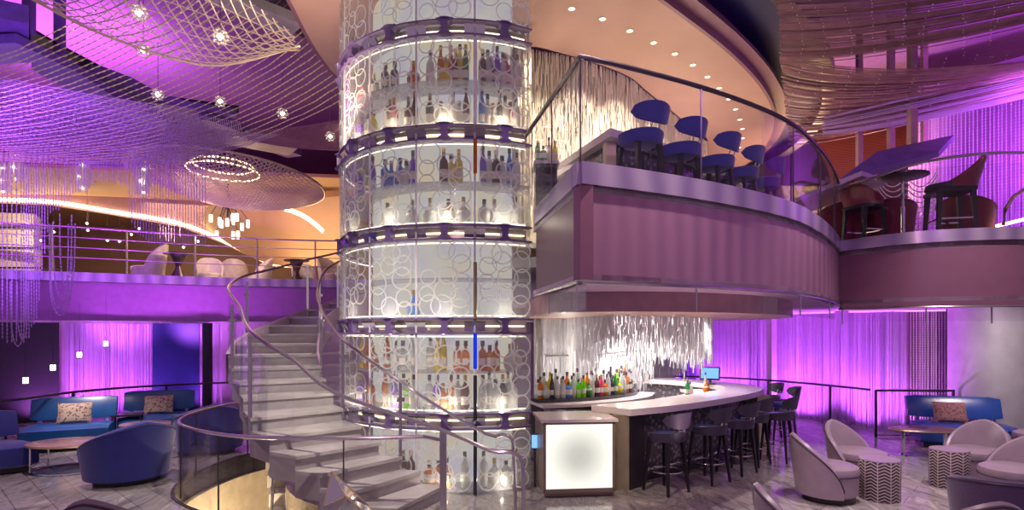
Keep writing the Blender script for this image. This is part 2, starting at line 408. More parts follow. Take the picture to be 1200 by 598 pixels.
# round columns
mb = MB(); mb.lathe([(.64, 0), (.64, 2.5)], 48, (9.2, 11.2, 0)); struct(mb, 'column_round', 'grey_plaster')
mb = MB(); mb.box((6.15, 13.75, 1.25), (.18, .14, 2.5), .5); struct(mb, 'column_slim', 'lilac_plaster')
# far walls beyond the upper level, and the high ceiling
mb = MB(); mb.wall([(-24, 13), (-24, 26.5), (14, 26.5)], 3.5, 9, .2); struct(mb, 'wall_back', 'tan_plaster')
mb = MB(); mb.wall([(14, 27), (14, 8)], 3.5, 9, .2); struct(mb, 'wall_far_right', 'violet_paint')
mb = MB(); mb.prism([(-24, 5.2), (14.2, 5.2), (14.2, 27), (-24, 27)], 8.7, 8.9); struct(mb, 'ceiling', 'ceiling_violet')
# upper right curtain wall
urw = cr([(9.3, 13.6), (10.3, 12.9), (11.3, 11.8), (12.5, 10.6), (13.9, 9.6)], 5)
mb = MB(); mb.wall(off(urw, .3), 3.5, 8, .1); struct(mb, 'wall_upper_right', 'violet_paint')

# ---- round ceiling disc over the tower and upper bar
outer = cr([(-3.2, 8.5), (-2.9, 7.3), (-1.6, 6.5), (.4, 6.7), (2.08, 8.32), (3.62, 9.85), (4.75, 11.2), (5.6, 12.5), (6.2, 13.8), (6.62, 15.6), (6.5, 17.2), (5.4, 18.6), (2.5, 19.2), (-.5, 17.5), (-2.4, 14.2), (-3.25, 11)], 6, True)
inner = cr([(.28, 9.7), (.9, 9.95), (1.5, 10.3), (2.2, 10.85), (2.75, 11.6), (3.8, 13.0), (4.9, 14.5), (4.6, 15.6), (3, 16), (.8, 14.5), (-.2, 12.2), (-.1, 10.2)], 5, True)
mb = MB(); mb.prism(outer, 6.8, 6.86, [inner]); struct(mb, 'ceiling_disc', 'peach_plaster')
def grow(loop, d):
    n = len(loop); o = []
    for i, p in enumerate(loop):
        a = loop[i-1]; b = loop[(i+1) % n]; dx, dy = b[0]-a[0], b[1]-a[1]; L = math.hypot(dx, dy) or 1
        o.append((p[0]+dy/L*d, p[1]-dx/L*d))
    return o
rs_ = [p for p in (outer[26:]+outer[:0])][:0]
arc_r = [p for i, p in enumerate(outer) if 23 <= i <= 72]       # right-hand sweep of the disc only
def ring_part(d0, d1):
    a = [grow(outer, d0)[i] for i in range(23, 73)]; b = [grow(outer, d1)[i] for i in range(23, 73)]
    return a+b[::-1]
mb = MB(); mb.prism(ring_part(-.2, .28), 6.93, 7.0); struct(mb, 'trim_disc_step', 'mauve_panel')
mb = MB(); mb.prism(ring_part(-.1, .97), 7.3, 7.36); struct(mb, 'trim_blue_recess', 'blue_paint')
mb = MB(); mb.prism(ring_part(.95, 1.2), 7.05, 7.3); struct(mb, 'trim_disc_ring', 'dark_steel')
mb = MB(); mb.wall(outer+[outer[0]], 6.8, 7.4, -.06); struct(mb, 'trim_disc_edge', 'mauve_panel')
mb = MB(); mb.wall([(-.05, 12), (.5, 14.6), (2.8, 16.2), (4.7, 15.7)], 3.5, 7, .1); struct(mb, 'wall_bar_back', 'cream_plaster')

# ---- drum over the lower bar
dr_out = cr([(.42, 7.35), (.9, 6.75), (1.9, 6.75), (3.0, 7.35), (4.0, 8.5), (4.65, 9.9), (4.7, 11.5), (3.7, 13), (1.8, 13.4), (.6, 12.8), (.3, 11.8)], 6, True)
dr_in = cr([(1.2, 8.9), (1.6, 8.6), (2.3, 8.75), (3.0, 9.3), (3.5, 10.2), (3.6, 11.3), (3, 12.2), (1.8, 12.5), (1.1, 12), (.8, 11.6)], 6, True)
dr_out2 = [p for p in dr_out]
mb = MB(); mb.prism(dr_out2, 2.27, 2.31, [dr_in]); struct(mb, 'ceiling_bar_drum', 'peach_plaster')
mb = MB(); mb.wall(dr_out2+[dr_out2[0]], 2.27, 2.5, -.05); struct(mb, 'trim_bar_drum', 'mauve_plaster')

# ---- far left mezzanine interior: header with cove, tan ceilings, lit bar wall
hd = [DP(-20, 236, 20), DP(60, 239, 20), DP(130, 250, 20.3), DP(210, 264, 20.8), DP(262, 284, 21.2), DP(318, 311, 21.8), DP(345, 313, 22)]
mb = MB()
mb.grid([[(p[0], p[1], p[2]-.05), (p[0], p[1], p[2]+(2.6 if i < 4 else 1.2)), (p[0], p[1]+.3, p[2]+(2.6 if i < 4 else 1.2)), (p[0], p[1]+.3, p[2]-.05), (p[0], p[1], p[2]-.05)] for i, p in enumerate(cr(hd, 4)[::4])])
struct(mb, 'wall_header', 'mauve_plaster')
mb = MB(); mb.tube([(p[0], p[1]-.06, p[2]+.06) for p in cr(hd, 5)], .07, 6); struct(mb, 'trim_cove_light', 'led_warm')
mb = MB(); mb.prism([(-22, 15.5), (-4, 18), (2, 18), (2, 26), (-22, 26)], 6.75, 6.85); struct(mb, 'ceiling', 'tan_plaster')
# sweeping tan soffit on the far right of the mezzanine
mb = MB()
rows = []
for t in [i/14 for i in range(15)]:
    a = DP(235+165*t, 262+50*math.sin(min(1, t*1.6)*PI/2), 21); b = DP(250+150*t, 240-10*t, 19.0)
    rows.append([a, ((a[0]+b[0])/2, (a[1]+b[1])/2, (a[2]+b[2])/2+.25), b, (b[0], b[1], b[2]+.2)])
mb.grid(rows); struct(mb, 'ceiling_soffit', 'tan_plaster')
mb = MB(); mb.grid([[DP(335+i*9, 243+i*i*.75+i*1.5, 18.2), DP(333+i*9, 247.5+i*i*.75+i*1.5, 18.0)] for i in range(6)]); struct(mb, 'trim_cove_light', 'led_warm')
mb = MB(); mb.wall([DP(-30, 300, 19)[:2], DP(40, 300, 19.3)[:2], DP(48, 300, 20.2)[:2]], 3.5, 5.95, .1); struct(mb, 'wall_lit_bar', 'cream_plaster')
for k, z in enumerate((4.1, 4.75, 5.4)):
    mb = MB(); mb.box((DP(10, 300, 18.9)[0], 18.9, z), (3.2, .28, .05), .04); tag(mb.build('display_shelf', 'dark_steel', kind=None), ['lowest', 'middle', 'topmost'][k]+' dark shelf line on the lit cream wall upstairs left', 'shelf', 'shelves on the lit cream wall')

# ---- purple beams, posts and slots high on the left
def beam(pts, w, h, m, name='beam'):
    mb = MB(); P = [Vector(p) for p in pts]; secs = []
    for i, p in enumerate(P):
        a = P[max(0, i-1)]; b = P[min(len(P)-1, i+1)]; d = (b-a); d.z = 0; d.normalize(); nx = Vector((-d.y, d.x, 0))
        secs.append([p-nx*w/2, p+nx*w/2, p+nx*w/2+Vector((0, 0, h)), p-nx*w/2+Vector((0, 0, h))])
    mb.loft([[tuple(q) for q in s_] for s_ in secs]); return struct(mb, name, m)
beam([ZP(-60, 66, 6.9), ZP(30, 62, 6.9), ZP(62, 82, 6.9), ZP(110, 112, 6.9), ZP(160, 136, 6.9), ZP(196, 150, 6.9)], .75, .16, 'purple_lacquer')
beam([ZP(-80, 38, 7.1), ZP(10, 36, 7.1), ZP(34, 42, 7.1)], 1.0, .3, 'purple_lacquer')
beam([ZP(95, 88, 7.3), ZP(140, 104, 7.3), ZP(185, 126, 7.3), ZP(276, 140, 7.3)], .7, .2, 'purple_lacquer')
beam([ZP(-60, 24, 7.45), ZP(10, 26, 7.45), ZP(60, 56, 7.45), ZP(110, 82, 7.45), ZP(180, 116, 7.45), ZP(280, 130, 7.45)], .42, .05, 'dark_paint')
beam([ZP(232, 142, 7.1), ZP(262, 152, 7.1), ZP(345, 184, 7.1)], .55, .18, 'purple_lacquer')
beam([ZP(270, 164, 7.0), ZP(300, 170, 7.0), ZP(344, 178, 7.0)], .9, .2, 'grey_plaster')
beam([ZP(200, -40, 7.0), ZP(260, 0, 7.0), ZP(300, 18, 7.0), ZP(348, 36, 7.0)], .5, .15, 'grey_plaster')
beam([ZP(250, -60, 7.5), ZP(300, -10, 7.5), ZP(380, 40, 7.5)], .9, .1, 'dark_paint')
beam([ZP(165, -60, 7.6), ZP(20, -40, 7.6), ZP(-60, -30, 7.6)], .5, .1, 'purple_lacquer')
for x, y in ((34, 40), (70, 70)):
    p = ZP(x, y, 7.2); mb = MB(); mb.box((p[0], p[1], 7.95), (.14, .14, 1.5)); struct(mb, 'column_hanger', 'purple_lacquer')

# ---- right: orange slatted ceiling, posts, tilted violet soffits
mb = MB(); mb.grid([[DP(955, 162, 17), DP(1035, 142, 17)], [DP(975, 216, 13.5), DP(1125, 176, 13.5)]]); mb.grid([[DP(955, 160, 17), DP(1035, 140, 17)], [DP(975, 213, 13.5), DP(1125, 173, 13.5)]])
struct(mb, 'ceiling_slatted', 'orange_slats')
mb = MB(); mb.grid([[DP(1035, 142, 17.05), DP(1035, 148, 17)], [DP(1100, 146, 16), DP(1125, 190, 13.6)]]); struct(mb, 'ceiling_slatted', 'orange_slats')
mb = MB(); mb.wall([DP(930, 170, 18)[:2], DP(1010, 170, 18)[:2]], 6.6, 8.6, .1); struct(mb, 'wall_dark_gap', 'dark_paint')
for x, y0, D, w in ((1007, 198, 12.2, .1), (1044, 178, 12.0, .11), (1069, 170, 11.2, .13), (1083, 170, 12.4, .1)):
    p = DP(x, y0, D); mb = MB(); mb.box((p[0], D, (p[2]+8.6)/2), (w, w, 8.6-p[2])); struct(mb, 'column_hanger', 'mauve_plaster')
def slabq(a, b, c, d, th, name, m):
    mb = MB(); q = [a, b, c, d]; mb.add(q+[(x, y, z+th) for x, y, z in q], [(0, 1, 2, 3), (7, 6, 5, 4), (0, 4, 5, 1), (1, 5, 6, 2), (2, 6, 7, 3), (3, 7, 4, 0)]); return struct(mb, name, m, smooth=False)
slabq(DP(985, 216, 9.9), DP(1028, 184, 10.3), DP(1118, 164, 11.6), DP(1100, 184, 10.4), .1, 'ceiling_tilted_panel', 'purple_lacquer')
slabq(DP(930, 238, 9.6), DP(1010, 206, 9.6), DP(1040, 216, 10.5), DP(940, 252, 10.8), .08, 'ceiling_tilted_panel', 'lilac_plaster')

# ================================================================ STAIRS
inn = {1: (-.85, 7.1), 2: (-1.14, 7.14), 3: (-1.38, 7.17), 4: (-1.66, 7.23), 5: (-1.95, 7.45), 6: (-2.3, 7.88), 7: (-2.55, 8.28), 8: (-2.78, 8.65), 9: (-2.98, 9.05), 10: (-3.2, 9.55), 11: (-3.38, 10.1), 12: (-3.5, 10.55), 13: (-3.58, 10.95), 14: (-3.6, 11.3), 15: (-3.5, 11.65), 16: (-3.3, 11.9), 17: (-3.05, 12.1), 18: (-2.8, 12.25), 19: (-2.55, 12.4), 20: (-2.3, 12.5), 21: (-2.05, 12.6)}
oui = {1: (-1.25, 6.15), 2: (-1.72, 6.22), 3: (-2.09, 6.3), 4: (-2.4, 6.42), 5: (-2.78, 6.65), 6: (-3.16, 7.0), 7: (-3.5, 7.55), 8: (-3.78, 8.05), 9: (-4.1, 8.5), 10: (-4.45, 9.1), 11: (-4.7, 9.8), 12: (-4.75, 10.4), 13: (-4.65, 11.1), 14: (-4.5, 11.7), 15: (-4.3, 12.2), 16: (-4.0, 12.7), 17: (-3.65, 13.05), 18: (-3.3, 13.3), 19: (-2.95, 13.5), 20: (-2.6, 13.65), 21: (-2.25, 13.8)}
inn[22] = (-1.85, 12.7); oui[22] = (-2.0, 13.95)
RZ = 3.5/21
st = thing('spiral_staircase', 'grey stone curved staircase with steel handrails sweeping round the lit bottle tower', 'staircase', (-2.3, 7.6, 0))
for k in range(1, 22):
    a, b, c, d = inn[k], oui[k], oui[k+1], inn[k+1]; z = RZ*k
    mb = MB(); mb.cm = 0
    # tread slab with projecting nose
    mv = Vector(((a[0]+b[0]-c[0]-d[0])/2, (a[1]+b[1]-c[1]-d[1])/2)); mv.normalize(); nx, ny = mv.x*.03, mv.y*.03
    q = [(a[0]+nx, a[1]+ny), (b[0]+nx, b[1]+ny), c, d]
    mb.prism(q[::-1], z-.04, z)
    mb.build('tread', 'stair_stone', st, world=True)
    mb = MB(); zb = max(0, z-.30); mb.prism([d, c, b, a], zb, z-.04); mb.build('riser', 'stair_side', st, world=True)
def railing(path, name_posts=None, r=.025, every=None): pass
inner_rail = cr([(.04, 6.65, .0), (.02, 6.65, .6), (.0, 6.65, .8), (-.1, 6.68, .86), (-.32, 6.75, .86)]+[(inn[k][0], inn[k][1], RZ*k+.93) for k in range(2, 22)], 3)
outer_rail = cr([(.12, 5.8, .0), (.11, 5.8, .6), (.08, 5.8, .78), (-.02, 5.8, .84), (-.22, 5.82, .85), (-.7, 5.98, 1.02)]+[(oui[k][0], oui[k][1], RZ*k+(1.05 if k > 3 else .98)) for k in range(2, 22)], 3)
mb = MB(); mb.tube(inner_rail, .021, 8); mb.build('handrail', 'steel', st, world=True)
mb = MB(); mb.tube(outer_rail, .022, 8); mb.build('handrail', 'steel', st, world=True)
for k in (3, 6, 9, 12, 15, 18):
    for T, w in ((inn, .035), (oui, .045)):
        if T is oui and k == 3: continue
        p = T[k]; mb = MB(); mb.box((p[0], p[1], RZ*k+.36), (w, w*.6, 1.14), .5); mb.box((p[0], p[1], RZ*k+.7), (.1, .03, .05), .5); mb.build('post', 'steel', st, world=True)
p = oui[2]; mb = MB(); mb.box((-.72, 6.08, .5), (.07, .05, 1.0)); mb.build('post', 'steel', st, world=True)
for T, lo in ((inn, 2), (oui, 4)):
    for k0 in range(lo, 20, 3):
        ks = list(range(k0, min(k0+4, 22))); mb = MB()
        rows = [[(T[k][0], T[k][1], RZ*k-.22), (T[k][0], T[k][1], RZ*k+.88)] for k in ks]; mb.grid(rows); mb.build('glass_panel', 'rail_glass', st, world=True)
mb = MB(); mb.grid([[(oui[k][0]-.03, oui[k][1]-.02, RZ*k-.45), (oui[k][0]-.03, oui[k][1]-.02, RZ*k+.02), (oui[k][0]+.02, oui[k][1]+.02, RZ*k+.02), (oui[k][0]+.02, oui[k][1]+.02, RZ*k-.45)] for k in range(10, 22)]); mb.build('stringer', 'lilac_plaster', st, world=True)
mb = MB(); mb.grid([[(inn[k][0]+.03, inn[k][1]-.02, max(0, RZ*k-.45)), (inn[k][0]+.03, inn[k][1]-.02, RZ*k+.02), (inn[k][0]-.02, inn[k][1]+.02, RZ*k+.02), (inn[k][0]-.02, inn[k][1]+.02, max(0, RZ*k-.3))] for k in range(9, 22)]); mb.build('stringer', 'lilac_plaster', st, world=True)

# glass balustrade round the stairwell
bl = thing('glass_balustrade', 'curved glass balustrade with thin steel rail round the stairwell opening', 'balustrade', (-2.5, 6.15, 0))
bp = [(-.72, 6.1)]+off(hole_out, -.06)
mb = MB(); mb.tube([(x, y, .9) for x, y in bp], .022, 8); mb.build('handrail', 'steel', bl, world=True)
n = len(bp); cuts = [0, 6, 14, 20, 27, 34, n-1]
for a, b in zip(cuts, cuts[1:]):
    mb = MB(); mb.wall(bp[a:b+1], .0, .88, .012); mb.build('glass_panel', 'rail_glass', bl, world=True)
    x, y = bp[b]; mb = MB(); mb.box((x, y, .45), (.012, .02, .9)); mb.build('joint', 'dark_steel', bl, world=True)
# flight going down
sd = thing('descending_stairs', 'grey stone steps leading down inside the stairwell below the balustrade', 'staircase', (-3.2, 8.6, -1.6))
for k in range(9):
    mb = MB(); t = k/9; x = -3.75+.32*k*.55; y = 9.9-.36*k; mb.box((x+.1, y, -.15-.19*k), (1.0, .4, .19), .35); mb.build('tread', 'stair_stone', sd, world=True)
hr = cr([(-4.0, 9.9, .45), (-3.8, 9.3, .2), (-3.4, 8.2, -.5), (-3.1, 7.2, -1.1)], 5)
mb = MB(); mb.tube(hr, .022, 6); mb.tube([(x+.75, y+.25, z) for x, y, z in hr], .022, 6); mb.build('handrail', 'steel', sd, world=True)
for p in hr[2::5]:
    mb = MB(); mb.box((p[0], p[1], p[2]-.45), (.03, .03, .9)); mb.build('post', 'steel', sd, world=True)

# ================================================================ BALCONY GLASS
bg = thing('balcony_balustrade', 'frameless glass balustrade with dark steel handrail on the pointed balcony', 'balustrade', (.61, 5.18, 3.56))
top = [(x, y, 4.5) for x, y in [(.17, 7.3), (.61, 5.18)]+curve[1:]]
mb = MB(); mb.tube(top, .024, 8); mb.build('handrail', 'dark_steel', bg, world=True)
segs = [[(.24, 7.0), (.42, 6.15)], [(.42, 6.15), (.61, 5.18)], curve[0:11], curve[10:21], curve[20:29], curve[28:36], curve[35:]]
for s_ in segs:
    if len(s_) > 1:
        mb = MB(); mb.wall(s_, 3.5, 4.49, .014); mb.build('glass_panel', 'purple_glass', bg, world=True)
        x, y = s_[0]; mb = MB(); mb.box((x, y, 4.03), (.012, .016, .94)); mb.build('joint', 'dark_steel', bg, world=True)
rg = thing('mezzanine_balustrade', 'glass balustrade with purple-lit handrail on the curved right mezzanine', 'balustrade', (7, 8.5, 3.56))
rtop = cr([(5.5, 9.75, 4.45), (5.85, 9.25, 4.52), (6.25, 8.85, 4.62), (6.9, 8.55, 4.66), (7.6, 8.5, 4.66), (9, 8.65, 4.66), (11, 9.2, 4.66)], 4)
mb = MB(); mb.tube(rtop, .022, 8); mb.build('handrail', 'steel', rg, world=True)
for a, b in ((0, 6), (6, 12), (12, 18), (18, 24)):
    mb = MB(); mb.wall(rcurve[a:b+1], 3.5, 4.5, .014); mb.build('glass_panel', 'purple_glass', rg, world=True)
def post_rail(name, label, path, ztop, nr, gap, post_every, base, m='steel', glass=None):
    g = thing(name, label, 'railing', (path[0][0], path[0][1], base))
    for j in range(nr):
        mb = MB(); mb.tube([(x, y, ztop-j*gap) for x, y in path], .024 if j == 0 else .013, 6); mb.build('rail', m, g, world=True)
    for x, y in resample(path, post_every):
        mb = MB(); mb.box((x, y, (base+ztop)/2), (.035, .035, ztop-base)); mb.build('post', m, g, world=True)
    if glass:
        mb = MB(); mb.wall(path, base+.04, ztop-.04, .01); mb.build('glass_panel', glass, g, world=True)
    return g
post_rail('metal_railing', 'purple-lit metal railing with horizontal bars along the left mezzanine ledge', off(lcurve[:-3], .1), 4.72, 4, .26, 1.6, 3.5)
post_rail('metal_railing', 'steel railing with glass behind the blue sofas on the left', cr([(-9.6, 8.0), (-8.35, 9.4), (-8.25, 10.9), (-7.6, 12.05), (-6.6, 12.75), (-5.8, 13.1)], 4), .9, 1, .3, 1.7, 0, 'dark_steel')
post_rail('metal_railing', 'low glass railing in front of the purple curtain wall right of the bar', cr([(3.4, 14.9), (4.9, 14.45), (5.9, 13.6), (6.6, 12.4), (7.0, 11.35)], 4), .9, 1, .3, 1.5, 0, 'dark_steel', 'rail_glass')
post_rail('metal_railing', 'straight dark-framed railing before the coarse bead curtain beside the column', [(7.02, 11.2), (8.5, 11.15)], .9, 2, .86, 1.46, 0, 'dark_steel')
# hanging glass smoke curtain below the balcony edge
sg = thing('smoke_baffle', 'strip of hanging glass panes along the underside of the pointed balcony', 'glass baffle', (.61, 5.2, 2.5))
q = off(curve, .06)
for s_ in ([(.42, 6.6), (.66, 5.25)], q[0:11], q[10:24], q[23:36], q[35:]):
    mb = MB(); mb.wall(s_, 2.24, 2.49, .012); mb.build('glass_pane', 'purple_glass', sg, world=True)
    x, y = s_[0]; mb = MB(); mb.box((x, y, 2.37), (.014, .014, .26)); mb.build('clip', 'steel', sg, world=True)
q = off(rcurve, .08)
for s_ in (q[0:9], q[8:14], q[13:19], q[18:]):
    mb = MB(); mb.wall(s_, 2.2, 2.4, .012); mb.build('glass_pane', 'rail_glass', sg, world=True)
    x, y = s_[0]; mb = MB(); mb.box((x, y, 2.28), (.016, .016, .24)); mb.build('clip', 'steel', sg, world=True)
# ================================================================ BOTTLE TOWER
TC = (-.72, 9.1); TR = 1.9
def tp(phi, r, z): a = math.radians(phi); return (TC[0]+r*math.sin(a), TC[1]-r*math.cos(a), z)
tw = thing('bottle_tower', 'tall glowing curved glass tower of bottle shelves with white ring-patterned panels', 'display tower', (TC[0], TC[1]-TR, 0))
PH0, PH1 = -128.3, 30.5; PW = (PH1+128.3)/7
def arc(r, z, a=PH0, b=PH1, n=40): return [tp(a+(b-a)*i/n, r, z) for i in range(n+1)]
def arcwall(r, z0, z1, th, a, b, n=12, mb=None):
    mb = mb or MB(); mb.wall([p[:2] for p in arc(r, 0, a, b, n)], z0, z1, th); return mb
arcwall(1.42, 0, 6.8, .05, PH0, PH1, 40).build('backlit_core', 'backlit_core', tw, world=True)
mb = MB()
for e in (PH0, PH1):
    a, b = tp(e, 1.42, 0), tp(e, 1.88, 0); mb.add([(a[0], a[1], 0), (b[0], b[1], 0), (b[0], b[1], 6.8), (a[0], a[1], 6.8)], [(0, 1, 2, 3)])
mb.build('end_wall', 'tower_glass', tw, world=True)
LV = [0.0, .92, 2.11, 3.28, 4.52, 5.82, 6.5]; GAP = .10
TIERS = [(.04, .92-GAP), (.92+GAP, 2.11-GAP), (2.11+GAP, 3.28-GAP), (3.28+GAP, 4.52-GAP), (4.52+GAP, 5.82-GAP), (5.82+GAP, 6.8)]
rnd = random.Random(3)
JO = [PH1-PW*i for i in range(8)]
for ti, (z0, z1) in enumerate(TIERS):
    for pi in range(6):
        b_, a_ = JO[pi]-1.0, JO[pi+1]+1.0
        if pi == 0: b_ = PH1
        mb = MB(); mb.wall([tp(a_+(b_-a_)*i/8, TR, 0)[:2] for i in range(9)], z0, z1, .012)
        mb.cm = 1; H_ = z1-z0; W_ = math.radians(b_-a_)*TR
        rr_list = []
        if pi < 5:
          nr_ = max(2, round(H_/.215)); nc_ = 3
          for q in range(nr_*nc_):
            if rnd.random() < .10: continue
            r = rnd.choice([.105, .12, .135, .145]); cu = (q % nc_+.5)/nc_*W_+rnd.uniform(-.05, .05); cz = z0+(q//nc_+.5)/nr_*H_+rnd.uniform(-.05, .05)
            cu = min(max(cu, r+.01), W_-r-.01); cz = min(max(cz, z0+r+.01), z1-r-.01)
            rr_list.append((cu, cz, r))
            vs = []; N = 20
            for i in range(N):
                t = 2*PI*i/N
                for rad in (r, r-.019):
                    u = cu+rad*math.cos(t); vs.append(tp(a_+math.degrees(u/TR), TR+.004+.0006*q, cz+rad*math.sin(t)))
            mb.add(vs, [(2*i, 2*((i+1) % N), 2*((i+1) % N)+1, 2*i+1) for i in range(N)])
        mb.build('glass_panel', ['tower_glass', 'frosted_ring'], tw, world=True)
    mid = (z0+z1)/2+.02 if ti < 5 else None
    for zz in ([z0+.02]+([mid] if mid and ti > 0 else [])):
        mb = MB(); mb.prism([p[:2] for p in arc(1.86, 0)]+[p[:2] for p in arc(1.45, 0)][::-1], zz-.02, zz); mb.build('shelf', 'shelf_glass', tw, world=True)
for li, z in enumerate(LV[1:6]):
    mb = MB()
    mb.wall([p[:2] for p in arc(TR+.03, 0)], z+GAP-.02, z+GAP+.0, .10); mb.wall([p[:2] for p in arc(TR+.03, 0)], z-GAP, z-GAP+.02, .10)
    mb.build('rim', 'knob_purple', tw, world=True)
    mb = MB(); mb.wall([p[:2] for p in arc(TR-.12, 0)], z-GAP+.02, z+GAP-.02, .04); mb.build('mirror_band', 'spool_mirror', tw, world=True)
    for zz in (z-GAP-.03, z+GAP+.03, z):
        mb = MB(); mb.tube(arc(TR-.06 if zz != z else TR-.09, zz, PH0+2, PH1-1.5), .008, 4); mb.build('fill_strip', 'fill_soft', tw, world=True)  # glow lines added inside the glass to brighten rings and mirror bands
    for pi in range(6):
        ph = (JO[pi]+JO[pi+1])/2
        mb = MB()
        prof = [(.15, .105), (.13, .085), (.06, .05), (.055, 0), (.06, -.05), (.13, -.085), (.15, -.105)]
        c = tp(ph, TR+.02, z); a = math.radians(ph); ux, uy = math.cos(a), math.sin(a); fx, fy = math.sin(a), -math.cos(a)
        prof = [(w*.74, h) for w, h in prof]; pts = [(w, h) for w, h in prof]+[(-w, h) for w, h in prof[::-1]]
        vs = [(c[0]+ux*w+fx*d, c[1]+uy*w+fy*d, z+h) for d in (-.08, .02) for w, h in pts]; N = len(pts)
        mb.add(vs, [tuple(range(N-1, -1, -1)), tuple(range(N, 2*N))]+[(i, (i+1) % N, N+(i+1) % N, N+i) for i in range(N)])
        # thin lens discs above and below the spool
        mb.lathe([(.001, .0), (.11, 0), (.115, .01), (.001, .02)], 16, (c[0]-fx*.06, c[1]-fy*.06, z+.095)); mb.lathe([(.001, -.02), (.115, -.01), (.11, 0), (.001, 0)], 16, (c[0]-fx*.06, c[1]-fy*.06, z-.095))
        mb.build('spool_bracket', 'knob_purple', tw, world=True)
    for pi in range(1, 6):                                           # bright wedge clips at the joints
        c = tp(JO[pi], TR-.03, z); mb = MB(); mb.box(c, (.26, .03, .12), math.radians(JO[pi]), .5); mb.build('wedge_clip', 'chrome', tw, world=True)
for pi in range(1, 6):
    c = tp(JO[pi], TR-.02, 0); mb = MB(); mb.tube([(c[0], c[1], .05), (c[0], c[1], 6.78)], .015, 8); mb.build('glass_upright', 'crystal', tw, world=True)
c = tp(JO[1], TR+.045, 0)
for z0, z1, m in ((.02, .9, 'black_bottle'), (.95, 1.5, 'black_bottle'), (1.58, 2.02, 'blue_glow'), (2.2, 2.9, 'champagne_panel'), (4.0, 4.42, 'amber'), (4.6, 5.65, 'crystal')):
    mb = MB(); mb.tube([(c[0], c[1], z0), (c[0], c[1], z1)], .024, 8); mb.build('upright_sleeve', m, tw, world=True)

# ---------------------------------------------------------------- bottles
PROF = {'tall': [(.036, 0), (.038, .02), (.038, .17), (.034, .2), (.014, .235), (.013, .29)],
        'squat': [(.05, 0), (.053, .02), (.053, .11), (.045, .15), (.016, .17), (.015, .21)],
        'slim': [(.028, 0), (.03, .02), (.03, .2), (.02, .25), (.012, .28), (.012, .33)],
        'square': [(.045, 0), (.045, .15), (.04, .17), (.016, .19), (.015, .24)],
        'round': [(.03, 0), (.055, .03), (.062, .08), (.045, .13), (.016, .16), (.014, .22)]}
SHN = {'tall': 'tall', 'squat': 'squat', 'slim': 'slender', 'square': 'square-shouldered', 'round': 'round-bellied'}
COLN = {'amber': 'amber', 'clear_bottle': 'clear', 'green_bottle': 'dark green', 'brown_bottle': 'brown', 'pink_bottle': 'pink', 'yellow_bottle': 'bright yellow', 'blue_bottle': 'pale blue', 'black_bottle': 'black', 'violet_bottle': 'violet', 'lime': 'lime green'}
protos = {}
def bottle(shape, m, loc, label, group, scale=1.0):
    key = (shape, m)
    if key not in protos:
        mb = MB(); mb.lathe(PROF[shape], 4 if shape == 'square' else 12, rz=.78)
        o = mb.build('bottle', m); h = PROF[shape][-1][1]; r = PROF[shape][1][0]; rn = PROF[shape][-1][0]
        c = MB(); c.lathe([(rn+.003, h-.025), (rn+.003, h+.02), (.001, h+.02)], 8); c.build('cap', 'gold_cap' if rnd.random() < .35 else 'bottle_cap', o)
        l = MB(); l.lathe([(r+.0015, .05), (r+.0015, .12)], 12) if shape != 'square' else l.box((0, -r*.72, .08), (.05, .004, .06)); l.build('label', 'paper_label', o)
        protos[key] = o; tag(o, label, 'bottle', group); o.location = loc; o.scale = (scale,)*3; return o
    o = protos[key]; o2 = dup(o, loc, 0, label, group); o2.scale = (scale,)*3; return o2
PANN = {0: 'rightmost', 1: 'second from right', 2: 'third from right', 3: 'leftmost visible'}
ORD = ['first', 'second', 'third', 'fourth', 'fifth', 'sixth', 'seventh', 'eighth', 'ninth', 'tenth', 'eleventh', 'twelfth', 'thirteenth', 'fourteenth', 'fifteenth', 'sixteenth', 'seventeenth', 'eighteenth', 'nineteenth', 'twentieth', 'twenty-first', 'twenty-second', 'twenty-third', 'twenty-fourth', 'twenty-fifth', 'twenty-sixth']
TN = {0: 'lowest', 1: 'second', 3: 'fourth', 4: 'fifth'}
cl, am, ye, bl_, vi, pk, gr, br_, bk, lm = 'clear_bottle', 'amber', 'yellow_bottle', 'blue_bottle', 'violet_bottle', 'pink_bottle', 'green_bottle', 'brown_bottle', 'black_bottle', 'lime'
